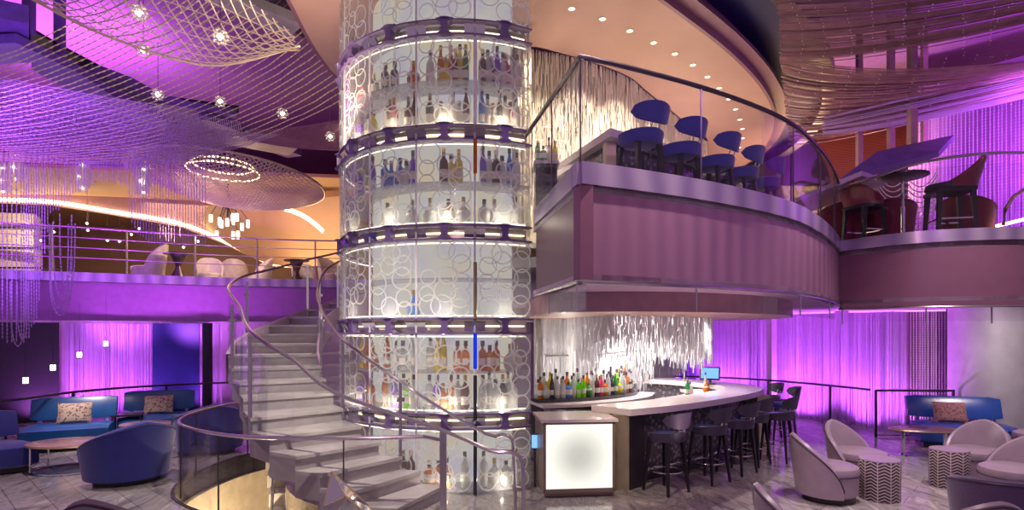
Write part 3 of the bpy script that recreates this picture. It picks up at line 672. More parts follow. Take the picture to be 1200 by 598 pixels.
LAY = {   # (tier, shelf 0 bottom/1 mid, panel): list of (shape, material) from left to right
 (4, 1, 3): [('round', pk), None, ('squat', br_)], (4, 1, 2): [('square', bk), ('square', bk), None, ('round', am)], (4, 1, 1): [('tall', cl), None, ('slim', am), ('round', ye), ('slim', am), ('tall', br_), ('slim', ye), ('slim', gr)], (4, 1, 0): [('tall', br_), ('tall', cl), ('square', br_), ('slim', vi), ('tall', cl), ('tall', pk), ('tall', cl), ('tall', cl)],
 (4, 0, 3): [('square', vi), ('square', cl), ('square', ye)], (4, 0, 2): [('square', cl), ('tall', br_), ('tall', pk), None, ('tall', br_), ('slim', br_)], (4, 0, 1): [('tall', bk), None, ('squat', cl), None, ('tall', cl), ('round', cl), ('slim', br_)], (4, 0, 0): [('slim', bl_), ('tall', cl), ('round', cl), ('slim', bk), ('tall', cl), ('square', pk), ('tall', cl)],
 (3, 1, 3): [('square', vi), ('slim', vi)], (3, 1, 2): [('square', bl_), ('round', bl_), ('square', bl_), ('squat', cl), ('tall', vi)], (3, 1, 1): [None, None, ('tall', br_), ('square', ye), ('tall', ye), None], (3, 1, 0): [('slim', vi), ('tall', cl), ('tall', br_), ('square', cl), ('slim', bl_), ('tall', cl)],
 (3, 0, 2): [('squat', cl), None, ('round', cl)], (3, 0, 1): [('round', cl), None, ('squat', am), None, ('round', cl)], (3, 0, 0): [('squat', cl), ('round', cl), None, ('square', cl)],
 (2, 0, 2): [None, None, None, ('round', bl_)],
 (1, 1, 3): [('tall', ye), ('slim', am), ('round', am)], (1, 1, 2): [('slim', am), None, ('square', cl), ('square', cl), None, ('slim', cl)], (1, 1, 1): [('tall', cl), ('tall', ye), ('slim', ye), None, ('square', am), ('square', am)], (1, 1, 0): [('square', am), ('squat', am), ('square', am), None, ('round', cl), ('round', cl)],
 (1, 0, 3): [('square', vi), ('square', am)], (1, 0, 2): [('slim', am), ('tall', cl), ('tall', vi), ('tall', cl), ('square', lm), ('tall', cl)], (1, 0, 1): [('tall', cl), ('tall', vi), ('round', am), ('tall', am), ('tall', cl), ('tall', br_)], (1, 0, 0): [('tall', cl), ('slim', cl), ('square', cl), ('tall', bk), ('slim', cl), ('square', cl)],
 (0, 0, 2): [('squat', br_), ('squat', am), ('tall', br_), ('tall', br_)], (0, 0, 1): [('squat', am), ('squat', am), ('square', am), None, ('tall', cl)], (0, 0, 0): [('tall', cl), ('round', cl), ('squat', cl), ('tall', cl)]}
for (ti, sh, pi), row in LAY.items():
    z0, z1 = TIERS[ti]; z = z0+.021 if sh == 0 else (z0+z1)/2+.021
    if ti == 0: z = z0+.021
    n = len(row); cnt = 0
    for i, it in enumerate(row):
        if not it: continue
        ph = JO[pi+1]+PW*(.1+.8*(i+.5)/n)+rnd.uniform(-.4, .4); p = tp(ph, 1.70+rnd.uniform(-.03, .04), z)
        cnt += 1
        lab = f"{SHN[it[0]]} {COLN[it[1]]} bottle, {ORD[cnt-1]} on {'upper' if sh else 'lower'} shelf, {TN.get(ti, 'third')} tower tier, {PANN[pi]} panel"
        bottle(it[0], it[1], p, lab, 'bottles on the tower shelves', 1.45 if it[0] != 'square' else 1.5)

# ================================================================ LOWER BAR
ct_out = cr([(1.51, 7.39), (2.1, 7.75), (2.75, 8.25), (3.6, 9.05), (4.15, 9.7), (4.42, 10.3), (4.3, 11.1), (3.8, 11.9), (3.2, 12.5)], 5)
ct_in = off(ct_out, .62)
ct = thing('bar_counter', 'long curved white quartz bar counter on a dark tiled front, lit end panel', 'bar', (2.5, 8.5, 0))
mb = MB(); mb.prism(ct_out+ct_in[::-1][:-1]+[(1.07, 7.82)], .965, 1.05); mb.build('counter_top', 'white_quartz', ct, world=True, smooth=False)
bf = off(ct_out, .25)[1:]; bi = off(ct_out, .55)[1:]
mb = MB(); mb.prism(bf+bi[::-1], .12, .963); mb.build('front_panel', 'bar_tile', ct, world=True)
mb = MB(); mb.prism(off(ct_out, .3)[1:]+off(ct_out, .5)[1:][::-1], 0, .12); mb.build('plinth', 'dark_steel', ct, world=True)
mb = MB(); mb.tube([(x, y, .2) for x, y in off(ct_out, .17)[2:36]], .022, 8); mb.build('foot_rail', 'chrome', ct, world=True)
mb = MB(); mb.prism([(1.30, 7.50), (1.5, 7.45), (1.72, 7.72), (1.4, 7.95)], 0, .963); mb.build('end_panel', 'champagne_panel', ct, world=True, smooth=False)
mb = MB(); mb.wall([(1.52, 7.46), (1.76, 7.70)], 0, .963, .03); mb.build('end_trim', 'black_wood', ct, world=True)
e = ct_out[26]; mb = MB(); mb.box((4.12, 10.0, .48), (.3, .5, .96), .5); mb.build('end_pier', 'champagne_panel', ct, world=True)
# cabinet with backlit face
cab = thing('lit_cabinet', 'low bronze cabinet with a square glowing white front at the bar end', 'cabinet', (.83, 7.15, 0), math.radians(6))
mb = MB(); mb.box((0, .35, .5), (.90, .68, .84)); mb.box((0, .35, .045), (.86, .64, .07)); mb.build('body', 'bronze_trim', cab)
mb = MB(); mb.box((0, .33, .945), (.96, .74, .035)); mb.build('top', 'white_quartz', cab)
mb = MB(); s_ = .415
mb.grid([[(-s_+2*s_*i/8, -.004, -.4+.8*j/8) for j in range(9)] for i in range(9)])
lp = mb.build('light_panel', 'backlit_acrylic', cab); lp.location = (0, 0, .5)
mb = MB()
for a, b, c_, d in ((-.435, .5, .03, .86), (.435, .5, .03, .86), (0, .085, .9, .05), (0, .915, .9, .03)): mb.box((a, -.005, b), (c_, .03, d))
mb.build('frame', 'bronze_trim', cab)
# back bar
bb_f = cr([(.45, 8.75), (1.1, 8.95), (1.75, 9.35), (2.3, 9.95), (2.55, 10.6)], 6)
bb = thing('back_bar', 'curved dark back bar with white edge carrying the row of bottles', 'bar', (1.3, 9.3, 0))
mb = MB(); mb.prism(bb_f+off(bb_f, .62)[::-1], 0, .88); mb.build('body', 'bar_body_dark', bb, world=True)
mb = MB(); mb.prism(off(bb_f, -.06)+off(bb_f, .62)[::-1], .885, .93); mb.build('counter_top', 'white_quartz', bb, world=True, smooth=False)
mb = MB(); mb.prism(off(bb_f, .22)+off(bb_f, .55)[::-1], .932, .985); mb.build('raised_shelf', 'bar_body_dark', bb, world=True)
mb = MB(); mb.prism([(.46, 8.2), (1.35, 8.12), (1.5, 8.4), (.46, 8.5)], 0, .90); mb.build('side_return', 'bar_body_dark', bb, world=True)
sh = off(bb_f, .34); P_ = resample(sh, .094); k = 0
bbmats = [am, cl, bk, cl, cl, bl_, cl, lm, lm, gr, cl, br_, pk, am, cl, bk, gr, ye, cl, cl, am, bk, cl, br_, cl, bk, vi, cl, am, br_, cl, gr, bk, cl, am, cl, br_, cl]
shp = ['tall', 'squat', 'slim', 'square', 'tall', 'round', 'slim', 'tall']
for i, p in enumerate(P_[1:]):
    if k >= 26: break
    m = bbmats[i % len(bbmats)]; s_ = shp[(i*5) % 8]
    bottle(s_, m, (p[0], p[1], .986), f"{SHN[s_]} {COLN[m]} bottle, {ORD[k]} from the tower along the back bar front row", 'bottles on the back bar', 1.12); k += 1
P_ = resample(off(bb_f, .46), .098); k = 0
for i, p in enumerate(P_[1:]):
    if k >= 26: break
    m = bbmats[(i*7+3) % len(bbmats)]; s_ = shp[(i*3+1) % 8]
    bottle(s_, m, (p[0], p[1], .986), f"{SHN[s_]} {COLN[m]} bottle, {ORD[k]} from the tower along the back bar rear row", 'bottles on the back bar', 1.3); k += 1
# station behind the counter
for i, (x, y, s_) in enumerate(((2.95, 9.75, 'tall'), (3.05, 9.95, 'squat'), (3.45, 10.3, 'round'), (3.5, 10.5, 'slim'))):
    bottle(s_, [gr, cl, am, cl][i], (x, y, .95), f"{SHN[s_]} {COLN[[gr, cl, am, cl][i]]} bottle on the bartender's well behind the curved counter", 'well bottles', 1.0)
wl = cr([(2.6, 9.1), (3.2, 9.7), (3.6, 10.35), (3.6, 11)], 4)
w_ = thing('bar_well', 'pale worktop of the bartender station inside the curved counter', 'worktop', (3.2, 9.8, 0))
mb = MB(); mb.prism(wl+off(wl, .4)[::-1], .0, .9); mb.build('body', 'bar_body_dark', w_, world=True)
mb = MB(); mb.prism(off(wl, -.02)+off(wl, .42)[::-1], .902, .948); mb.build('worktop', 'white_quartz', w_, world=True)
pos = thing('touch_screen', 'tilted dark touch screen till with blue display on the far counter', 'till', (3.72, 10.9, 1.05), -.4)
mb = MB(); mb.box((0, 0, .01), (.2, .16, .02)); mb.box((0, .02, .08), (.05, .03, .14)); mb.build('stand', 'dark_steel', pos)
mb = MB(); mb.box((0, -.02, .2), (.36, .03, .26), 0, -.5); mb.build('case', 'black_wood', pos)
mb = MB(); mb.box((0, -.036, .209), (.31, .004, .21), 0, -.5); mb.build('display', 'screen_blue', pos)
ws = thing('wall_screen', 'small glowing blue screen beside the tower near the dark gap', 'screen', (.30, 7.62, .6))
mb = MB(); mb.box((0, 0, 0), (.10, .03, .2)); mb.build('case', 'dark_steel', ws); mb = MB(); mb.box((0, -.017, 0), (.085, .004, .17)); mb.build('display', 'screen_blue', ws)
mb = MB(); mb.box((0, 0, -.35), (.03, .03, .5)); mb.build('stand', 'dark_steel', ws)
# things seen past the crystals
rv = MB(); rv.prism([(4.35, 15.1), (4.75, 15.0), (4.78, 15.2), (4.38, 15.3)], 1.58, 1.95); tag(rv.build('wall_box', 'red_lacquer'), 'dark red lacquered box high on the wall beyond the bar crystals', 'wall box')
mb = MB(); mb.box((4.66, 15.05, .79), (.2, .1, 1.57)); mb.box((4.48, 15.12, .79), (.2, .1, 1.57)); struct(mb, 'trim_wall_niche', 'purple_lacquer')

# ---------------------------------------------------------------- crystals of the lower bar
mb = MB(); R_ = random.Random(5)
ring = dr_in
for row, d in enumerate((.0, -.14, -.28)):
    lp_ = grow(ring, d); n = 0
    for p in resample(lp_+[lp_[0]], .026):
        far = max(0, min(1, (p[1]-9.0)/1.2))
        if p[0] > 2.9: far *= .35
        L = .15+R_.random()*.28+far*(1.0+R_.random()*.25)
        z1 = 2.28; z = z1
        while z > z1-L:
            h = R_.uniform(.08, .22); rod(mb, p[0]+R_.uniform(-.02, .02), p[1]+R_.uniform(-.02, .02), max(.95, z-h), z, R_.uniform(.006, .013), R_.random()*6); z -= h+.012
tag(mb.build('crystal_curtain', 'crystal', smooth=False), 'ring of hanging clear crystal rods glowing white above the lower bar', 'crystal curtain', kind='stuff')
mb = MB()
bcv = cr([(.55, 9.95), (1.1, 10.25), (1.6, 10.7), (1.95, 11.4), (2.4, 12.2), (3.3, 12.9), (3.9, 13.2)], 6)
for row in (0, .09):
    for p in resample(off(bcv, row), .018):
        z = 2.45; zb = 1.02+R_.random()*.05
        while z > zb:
            h = R_.uniform(.1, .3); rod(mb, p[0]+R_.uniform(-.015, .015), p[1]+R_.uniform(-.015, .015), max(zb, z-h), z, R_.uniform(.006, .012), R_.random()*6); z -= h+.01
tag(mb.build('crystal_curtain', 'crystal', smooth=False), 'tall silvery crystal rod screen behind the bottles of the lower bar', 'crystal curtain', kind='stuff')
mb = MB(); mb.wall(off(bcv, .3), 0, 2.5, .05); struct(mb, 'wall_bar_screen', 'white_plaster')
mb = MB(); mb.tube([(x, y, 1.62) for x, y in off(bcv, -.05)], .012, 6); tag(mb.build('curtain_rod', 'steel'), 'thin steel rail crossing the silvery crystal screen behind the bottles', 'rail')

# ================================================================ UPPER BAR
ub = thing('upper_bar', 'wedge-shaped upper bar with white counter above the pointed balcony', 'bar', (1.3, 8.2, 3.5))
uo = [(.55, 9.3), (.78, 8.6), (1.23, 7.29)]+cr([(1.23, 7.29), (1.9, 7.75), (2.6, 8.3), (3.3, 9.0), (3.9, 9.7), (4.4, 10.6)], 4)[1:]
ui = off(uo[2:], .5)
mb = MB(); mb.prism([(.55, 9.3), (1.23, 7.29)]+uo[3:]+ui[::-1][:-2]+[(1.35, 8.3), (1.0, 9.3)], 4.5, 4.6); mb.build('counter_top', 'white_quartz', ub, world=True, smooth=False)
q = off(uo[2:], .2); q[0] = (1.27, 7.55)
mb = MB(); mb.prism([(.72, 9.2), (1.27, 7.55)]+q[1:]+off(uo[2:], .4)[::-1][:-2]+[(1.3, 8.4), (.95, 9.2)], 3.505, 4.498); mb.build('front_panel', 'bar_tile', ub, world=True)
mb = MB(); mb.box((1.27, 7.56, 4.0), (.14, .1, .98), .3); mb.build('corner_post', 'cream_plaster', ub, world=True)
ucv = cr([(.30, 8.95), (.30, 9.7), (.9, 9.97), (1.5, 10.33), (2.2, 10.88), (2.75, 11.63), (3.8, 13.03), (4.9, 14.53)], 6)
mb = MB(); mb.wall(off(ucv, .32), 3.5, 6.8, .04); struct(mb, 'wall_crystal_backing', 'white_plaster'); mb = MB()  # white wall added behind the rods to brighten their dark gaps
for row in (.02, .1, .18):
    for p in resample(off(ucv, row), .026):
        z = 6.8; sw = 0
        while z > 3.6:
            h = R_.uniform(.14, .4); rod(mb, p[0]+R_.uniform(-.02, .02), p[1]+R_.uniform(-.02, .02), max(3.55, z-h), z, R_.uniform(.007, .016), R_.random()*6); z -= h+.015
tag(mb.build('crystal_curtain', 'crystal_warm', smooth=False), 'tall warm white crystal curtain behind the upper bar, hung from the peach ceiling', 'crystal curtain', kind='stuff')
ubb = thing('upper_shelf', 'narrow pale shelf beside the tower on the balcony holding small bottles', 'shelf', (.48, 8.3, 3.5))
mb = MB(); mb.box((0, 0, .9), (.36, .5, .04)); mb.build('top', 'white_quartz', ubb); mb = MB(); mb.box((0, 0, .44), (.3, .44, .88)); mb.build('body', 'bar_body_dark', ubb)
for i, (m, s_) in enumerate(((gr, 'tall'), (gr, 'squat'), (cl, 'slim'), (ye, 'tall'))):
    bottle(s_, m, (.36+.08*i, 8.15, 4.42), f"{SHN[s_]} {COLN[m]} bottle, {ORD[i]} on the narrow balcony shelf beside the tower", 'bottles on the balcony shelf', 1.0)

# ================================================================ BEAD CURTAINS
def curtain(path, z0, z1, step, r, m, name, label, bstep=None, jit=.0, rows=(0,), cols=None):
    mb = MB()
    for d in rows:
        for p in resample(off(path, d) if d else path, step):
            x, y = p[0]+R_.uniform(-jit, jit), p[1]+R_.uniform(-jit, jit)
            za = z0(p) if callable(z0) else z0; zt = z1(p) if callable(z1) else z1
            if bstep: beads(mb, (x, y, za), (x, y, zt), r, bstep)
            else: rod(mb, x, y, za, zt, r*R_.uniform(.6, 1.3), R_.random()*6)
    return tag(mb.build(name, m, smooth=False), label, 'bead curtain', kind='stuff')
curtain(rw[:33], .01, 2.46, .022, .006, 'bead_violet', 'bead_curtain', 'fine violet-lit bead curtain on the curved wall right of the bar', None, .012, (0, .1))
mb = MB(); mb.wall([(x+.28, y+.28) for x, y in rw[32:42]], 0, 2.48, .03); struct(mb, 'wall_behind_beads', 'mauve_panel')
curtain(rw[33:42], .01, 2.46, .055, .018, 'bead_silver', 'bead_curtain', 'coarse silvery bead curtain between the fine curtain and the round column', .05, .01, (0, .12))
curtain(rw[42:], .01, 2.46, .05, .014, 'bead_violet', 'bead_curtain', 'violet bead curtain at the far right edge past the round column', .05, .01)
curtain([(-8.0+t*.5-1.0-.0, 0) for t in range(1)] and cr([(-10.3, 13.4), (-9.9, 13.9), (-9.3, 14.3), (-8.95, 14.45)], 6), .01, 2.22, .02, .006, 'bead_violet', 'bead_curtain', 'bright violet bead curtain behind the blue sofas, left lounge', None, .012, (0, .08))
curtain(cr([(-13.4, 10.6), (-12.6, 11.2), (-11.25, 12.45)], 6), .01, 2.22, .02, .006, 'bead_violet', 'bead_curtain', 'violet bead curtain at the far left edge of the lower lounge', None, .012, (0, .08))
curtain([(-8.0, 14.9), (-7.55, 15.1)], .01, 2.22, .02, .006, 'bead_violet', 'bead_curtain', 'narrow bright violet curtain strip between blue panel and dark post', None, .01)
curtain(urw, 3.5, 7.6, .07, .017, 'bead_violet', 'bead_curtain', 'tall purple bead curtain behind the mezzanine bar chairs', .07, .01)
# swag of glass chains behind the high table
mb = MB(); 
for i in range(9):
    for s_ in (-1, 1):
        a = Vector(DP(1062, 206+i*7, 10.8)); b = Vector(DP(1062+s_*38, 196+i*5, 10.8)); pts = []
        for t in range(13):
            u = t/12; p = a.lerp(b, u); p.z -= .28*(1-(2*u-1)**2); pts.append(p)
        mb.tube(pts, .012, 4)
tag(mb.build('chain_swag', 'crystal'), 'looped strings of glowing glass beads behind the high cocktail table', 'bead swag', kind='stuff')

# ---------------------------------------------------------------- overhead nets
def family(name, m, label, L, M_, Rr, n, r, bstep=None, seg=16, cat='bead canopy', jit=.01, parts=3):
    """strings that hang from curve L to curve Rr passing near curve M_"""
    mb = MB(); CL, CM, CR = cr(L, 12), cr(M_, 12), cr(Rr, 12)
    def at(C_, t):
        f = t*(len(C_)-1); i = min(int(f), len(C_)-2); u = f-i; return Vector(C_[i]).lerp(Vector(C_[i+1]), u)
    for k in range(n):
        t = (k+.5)/n; a, m_, b = at(CL, t), at(CM, t), at(CR, t); c = 2*m_-(a+b)/2; pts = []; rs = []
        for j in range(seg+1):
            u = j/seg; p = a*(1-u)**2+c*2*u*(1-u)+b*u*u; p += Vector((R_.uniform(-jit, jit), R_.uniform(-jit, jit), R_.uniform(-jit, jit))); pts.append(p)
        if bstep:
            P2 = [tuple(pts[0])]; P2 = resample([tuple(p) for p in pts], bstep/2); rs = [r if j % 2 else r*.35 for j in range(len(P2))]; mb.tube(P2, r, 3, rs=rs)
        else: mb.tube(pts, r, 3)
    return tag(mb.build(name, m, smooth=False), label, cat, kind='stuff')
# A: long diagonal strings, left purple hall up to the disc
family('bead_canopy', 'bead_gold', 'long diagonal sagging bead strings across the upper left purple ceiling',
       [DP(-150, 100, 7), DP(-120, 140, 8.5), DP(-70, 172, 10), DP(0, 188, 11)], [DP(70, 30, 8.0), DP(130, 88, 9), DP(190, 140, 10.5), DP(240, 180, 11.5)], [DP(250, -100, 8), DP(320, -40, 9), DP(385, 30, 10.4), DP(425, 105, 11)], 32, .015, .09, 22)
# B: dense swagged veil below it
family('bead_veil', 'bead_violet', 'dense purple-lit veil of beads bulging over the left mezzanine',
       [DP(-60, 78, 9.2), DP(-60, 130, 10), DP(-50, 148, 11)], [DP(110, 110, 9.6), DP(110, 150, 10.5), DP(120, 196, 11.4)], [DP(230, 128, 10.8), DP(250, 150, 11.2), DP(330, 158, 12)], 60, .010, .08, 20)
mb = MB()
for i in range(120):                            # cross strings of the veil
    t = i/119; x = -20+t*300; a = DP(x, 96+t*46, 10.4); b = DP(x+6, 160+34*math.sin(t*PI*.62)-max(0, t-.7)*90, 11.4); beads(mb, a, b, .012, .09)
tag(mb.build('bead_veil', 'bead_violet', smooth=False), 'short hanging cross strings inside the bulging purple veil', 'bead canopy', kind='stuff')
# C: golden lattice net at the top
def up_net(name, m, label, A, B, nA, nB, r, cat='bead canopy'):
    """two crossing families over the patch between curves A and B (edge curves), B the sagging edge"""
    mb = MB(); CA, CB = cr(A, 14), cr(B, 14)
    def at(C_, t):
        f = max(0, min(1, t))*(len(C_)-1); i = min(int(f), len(C_)-2); u = f-i; return Vector(C_[i]).lerp(Vector(C_[i+1]), u)
    for sgn in (1, -1):
        for k in range(nA):
            t0 = (k+.5)/nA*1.4-.2; pts = []
            for j in range(15):
                u = j/14; t = t0+sgn*(u-.5)*.35
                if not 0 <= t <= 1: continue
                p = at(CA, t).lerp(at(CB, t), u); pts.append((p.x, p.y, p.z-.15*math.sin(u*PI)))
            if len(pts) > 2: mb.tube(pts, r, 3)
    for k in range(nB):
        u = (k+.5)/nB; mb.tube([(lambda p: (p.x, p.y, p.z-.15*math.sin(u*PI)))(at(CA, j/30).lerp(at(CB, j/30), u)) for j in range(31)], r*.8, 3)
    mb.tube(CB, r*2.2, 5)
    return tag(mb.build(name, m, smooth=False), label, cat, kind='stuff')
up_net('bead_net', 'bead_gold', 'golden lattice bead net hanging at the top left under the purple ceiling',
       [DP(20, -60, 7.2), DP(150, -60, 7.4), DP(260, -20, 8), DP(345, 40, 9)], [DP(30, -5, 7.6), DP(110, 36, 8), DP(200, 68, 8.6), DP(265, 76, 9), DP(352, 54, 9.2)], 26, 8, .010)
up_net('bead_net', 'bead_mauve', 'pale net drape folding away beside the tower under the peach disc',
       [DP(290, 152, 12.5), DP(340, 150, 12.5), DP(400, 140, 12.5)], [DP(290, 160, 13), DP(340, 172, 13), DP(400, 176, 13)], 60, 8, .01)
# D: oval net bowl with gold rings over the far mezzanine
lc = DP(262, 207, 15.5)
lc = (lc[0]+.1, lc[1], lc[2]+.15); rg_ = thing('ring_chandelier', 'double gold ring light above the oval net over the far left mezzanine', 'chandelier', (lc[0], lc[1], lc[2]))
for dz, s_ in ((.14, .85), (-.02, 1.0)):
    mb = MB(); mb.tube([(.85*s_*math.cos(a)-.1, 1.0*s_*math.sin(a), dz+.0) for a in [2*PI*i/40 for i in range(40)]], .02, 6, True); mb.build('light_ring', 'led_warm', rg_)
mb = MB()
for i in range(50):
    a = 2*PI*i/50; mb.box((.8*math.cos(a)-.1, 0.93*math.sin(a), .06), (.02, .02, .14), a)
mb.build('spindles', 'brown_trim', rg_)['kind'] = 'stuff'
nc = Vector(DP(276, 214, 15)); mb = MB(); A_, B_, dz_ = 2.1, 3.0, 1.0
def bowl(u, v):
    r = math.hypot(u, v); return (nc.x+A_*u, nc.y+B_*v, nc.z-dz_*(1-r*r)*.55)
for i in range(52):
    w = -1+2*(i+.5)/52; h = math.sqrt(1-w*w)
    mb.tube([bowl(w, -h+2*h*j/16) for j in range(17)], .014, 3); mb.tube([bowl(-h+2*h*j/16, w) for j in range(17)], .014, 3)
    w2 = w*1.0; mb.tube([bowl((w+(-h+2*h*j/16))*.707, (w-(-h+2*h*j/16))*.707) for j in range(17)], .012, 3)
mb.tube([bowl(math.cos(2*PI*i/48), math.sin(2*PI*i/48)) for i in range(48)], .03, 5, True)
tag(mb.build('net_bowl', 'bead_gold', smooth=False), 'oval pinkish woven net bowl below the gold rings, far left mezzanine', 'net canopy', kind='stuff')
# E: vertical strings hanging over the mezzanine edge
def env(x):
    pts = [(-10, 400), (30, 402), (44, 372), (58, 252), (92, 225), (110, 212), (150, 214), (152, 262), (175, 285), (244, 288)]
    for (a, b), (c_, d) in zip(pts, pts[1:]):
        if a <= x <= c_: return b+(d-b)*(x-a)/(c_-a)
    return 280
def top_env(x): return 150+ (46*math.sin(min(1, max(0, x)/150)*PI/2))
mb = MB(); x = -8
while x < 244:
    D = 11.3+R_.uniform(-.25, .25)+(.6 if x > 150 else 0); a = DP(x, env(x)+R_.uniform(-4, 4), D); b = DP(x, top_env(x)-6, D); beads(mb, a, (a[0], D, b[2]), .0125 if x > 55 else .016, .075); x += 3.3 if x > 45 else 3.0 if x > 20 else 5.5
tag(mb.build('bead_fringe', 'bead_violet', smooth=False), 'vertical bead strings hanging from the purple veil over the left mezzanine', 'bead fringe', kind='stuff')
mb = MB()
for x0, x1, y0, yb in ((62, 88, 260, 352), (58, 80, 262, 362), (70, 84, 250, 335), (12, 30, 330, 406), (20, 33, 330, 398), (58, 84, 300, 370)):
    pts = []
    for j in range(21):
        u = j/20; ang = PI*u; X = (x0+x1)/2-(x1-x0)/2*math.cos(ang); Y = y0+(yb-y0)*math.sin(ang)**.6 if 0 < u < 1 else y0
        pts.append(DP(X, Y, 10.8))
    P2 = resample([tuple(p) for p in pts], .04); mb.tube(P2, .018, 4, rs=[.018 if j % 2 else .007 for j in range(len(P2))])
tag(mb.build('bead_loop', 'bead_violet', smooth=False), 'hanging loops of violet beads dropping past the left mezzanine ledge', 'bead fringe', kind='stuff')
# F: right canopies of fine horizontal strings
def veil(name, m, label, T, B, n, r, ends, seg=14, sag=.25, bead_every=0):
    mb = MB()
    for k in range(n):
        t = (k+.5)/n; a = Vector(T[0]).lerp(Vector(B[0]), t); m_ = Vector(T[1]).lerp(Vector(B[1]), t); b = Vector(T[2]).lerp(Vector(B[2]), t); c = 2*m_-(a+b)/2
        jv = Vector((0, R_.uniform(-.05, .05), R_.uniform(-.07, .05))); pts = [a*(1-u)**2+c*2*u*(1-u)+b*u*u+jv for u in [j/seg for j in range(seg+1)]]
        mb.tube(pts, r*R_.uniform(.6, 1.4), 3)
    return tag(mb.build(name, m, smooth=False), label, 'bead canopy', kind='stuff')
veil('bead_canopy', 'bead_mauve', 'broad mauve canopy of fine horizontal bead strings at the top right',
     [DP(905, -60, 7.0), DP(1050, -60, 7.0), DP(1260, -70, 7.2)], [DP(918, 70, 9.6), DP(1050, 58, 9.2), DP(1260, 12, 8.4)], 110, .011, None)
veil('bead_canopy', 'bead_mauve', 'second mauve string canopy sweeping down behind the pointed balcony',
     [DP(914, 60, 10.2), DP(1050, 80, 10.0), DP(1270, 62, 9.4)], [DP(925, 165, 13.0), DP(1030, 150, 12.4), DP(1270, 84, 11)], 100, .013, None)
veil('bead_canopy', 'bead_violet', 'violet string canopy edge over the right mezzanine curtain',
     [DP(965, 140, 11.5), DP(1060, 118, 11.0), DP(1270, 70, 10)], [DP(965, 156, 12.0), DP(1080, 142, 11.6), DP(1270, 98, 10.4)], 30, .014, None)
mb = MB()
for c_, (x0, dx) in enumerate(((925, 16), (950, 18), (985, 14), (1020, 4), (1062, -4), (1095, -14), (1130, 0), (1168, -8), (1190, -30))):
    for j in range(16):
        y = j*4.4+R_.uniform(-1, 1); D = 7.3+j*.12; p = DP(x0+dx*math.sin(j/16*2.2)+R_.uniform(-1.5, 1.5), y, D-.25); q_ = R_.uniform(.003, .011); mb.lathe([(.001, -q_), (q_, 0), (.001, q_)], 5, p)
    for j in range(14):
        y = 80+j*5; D = 10.3+j*.12; p = DP(x0+14-j*1.6+R_.uniform(-1.5, 1.5), y-max(0, x0-1000)*.12, D-.6); q_ = R_.uniform(.004, .014); mb.lathe([(.001, -q_), (q_, 0), (.001, q_)], 5, p)
tag(mb.build('sparkle_beads', 'crystal', smooth=False), 'columns of tiny sparkling glass beads dotted over the mauve canopy', 'beads', kind='stuff')

# ================================================================ HANGING LIGHTS
LIGHTS = []
def pend(x, y, D, r, label, cord=True, first=[None]):
    p = DP(x, y, D)
    if first[0] is None:
        t = thing('ball_pendant', label, 'pendant light', p, 0, 'glass ball pendants'); first[0] = t
        mb = MB(); mb.lathe([(.001, -r), (r*.6, -r*.8), (r, 0), (r*.6, r*.8), (.001, r)], 14); mb.build('globe', 'tower_glass', t)
        mb = MB()
        for i in range(26):
            a = i*2.4; z = -r*.9+1.8*r*i/25; q = math.sqrt(max(0, r*r-z*z)); mb.lathe([(.001, -.02), (.02, 0), (.001, .02)], 5, (q*math.cos(a), q*math.sin(a), z))
        mb.build('crystal_studs', 'crystal_warm', t)['kind'] = 'stuff'
        mb = MB(); mb.lathe([(.001, -.05), (.05, 0), (.001, .05)], 8); mb.build('bulb', 'warm_lamp', t)
        mb = MB(); mb.tube([(0, 0, r), (0, 0, .95)], .006, 4); mb.build('cord', 'dark_steel', t)
    else: dup(first[0], p, 0, label)
    LIGHTS.append((p, 9, (1, .72, .4)))
for x, y, D, lab in ((163, 15, 7.6, 'glass ball pendant glowing in the top golden net, left one'), (258, 43, 8.0, 'glass ball pendant glowing in the top golden net, right one'), (185, 111, 10.5, 'glass ball pendant hanging before the dark ceiling slot, left one'), (258, 119, 11, 'glass ball pendant hanging just right of the dark slot'), (331, 133, 11.5, 'glass ball pendant among the diagonal strings nearest the peach disc'), (387, 160, 12.5, 'glass ball pendant hanging low beside the tower top'), (168, 59, 9, 'small glass pendant below the golden net edge')):
    pend(x, y, D, .10, lab)
for i, (x, y, lab) in enumerate(((20, 197, 'tall glowing crystal cluster pendant at the far left behind the strings'), (97, 208, 'glowing crystal cluster pendant over the mezzanine, second from left'), (168, 213, 'slim glowing crystal cluster pendant left of the net bowl'), (4, 212, 'golden crystal cluster pendant cut by the left edge'))):
    p = DP(x, y, 12.6); t = thing('crystal_pendant', lab, 'pendant light', p, 0, 'crystal cluster pendants')
    mb = MB()
    for k in range(30):
        a = k*2.4; r = .14*R_.random()**.5; h = R_.uniform(.2, .5); rod(mb, r*math.cos(a), r*math.sin(a), -.35+.3*R_.random(), h, .012, a)
    mb.build('crystals', 'crystal_warm', t, smooth=False)['kind'] = 'stuff'
    for k in range(3):
        mb = MB(); mb.lathe([(.001, -.035), (.035, 0), (.001, .035)], 8, (.04*(-1)**k, -.06, .25-.25*k)); mb.build('bulb', 'white_lamp', t)
    mb = MB(); mb.tube([(0, 0, .4), (0, 0, 1.1)], .006, 4); mb.build('cord', 'dark_steel', t)
    LIGHTS.append((p, 10, (1, .72, .45)))
lc = DP(267, 262, 17); ch = thing('lantern_chandelier', 'dark branched chandelier with glowing cylinder lanterns over the far mezzanine', 'chandelier', lc)
mb = MB(); mb.tube([(0, 0, .2), (0, 0, 1.2)], .03, 6); mb.lathe([(.001, .45), (.16, .5), (.2, .7), (.05, .85)], 10); mb.build('stem', 'dark_steel', ch)
k = 0
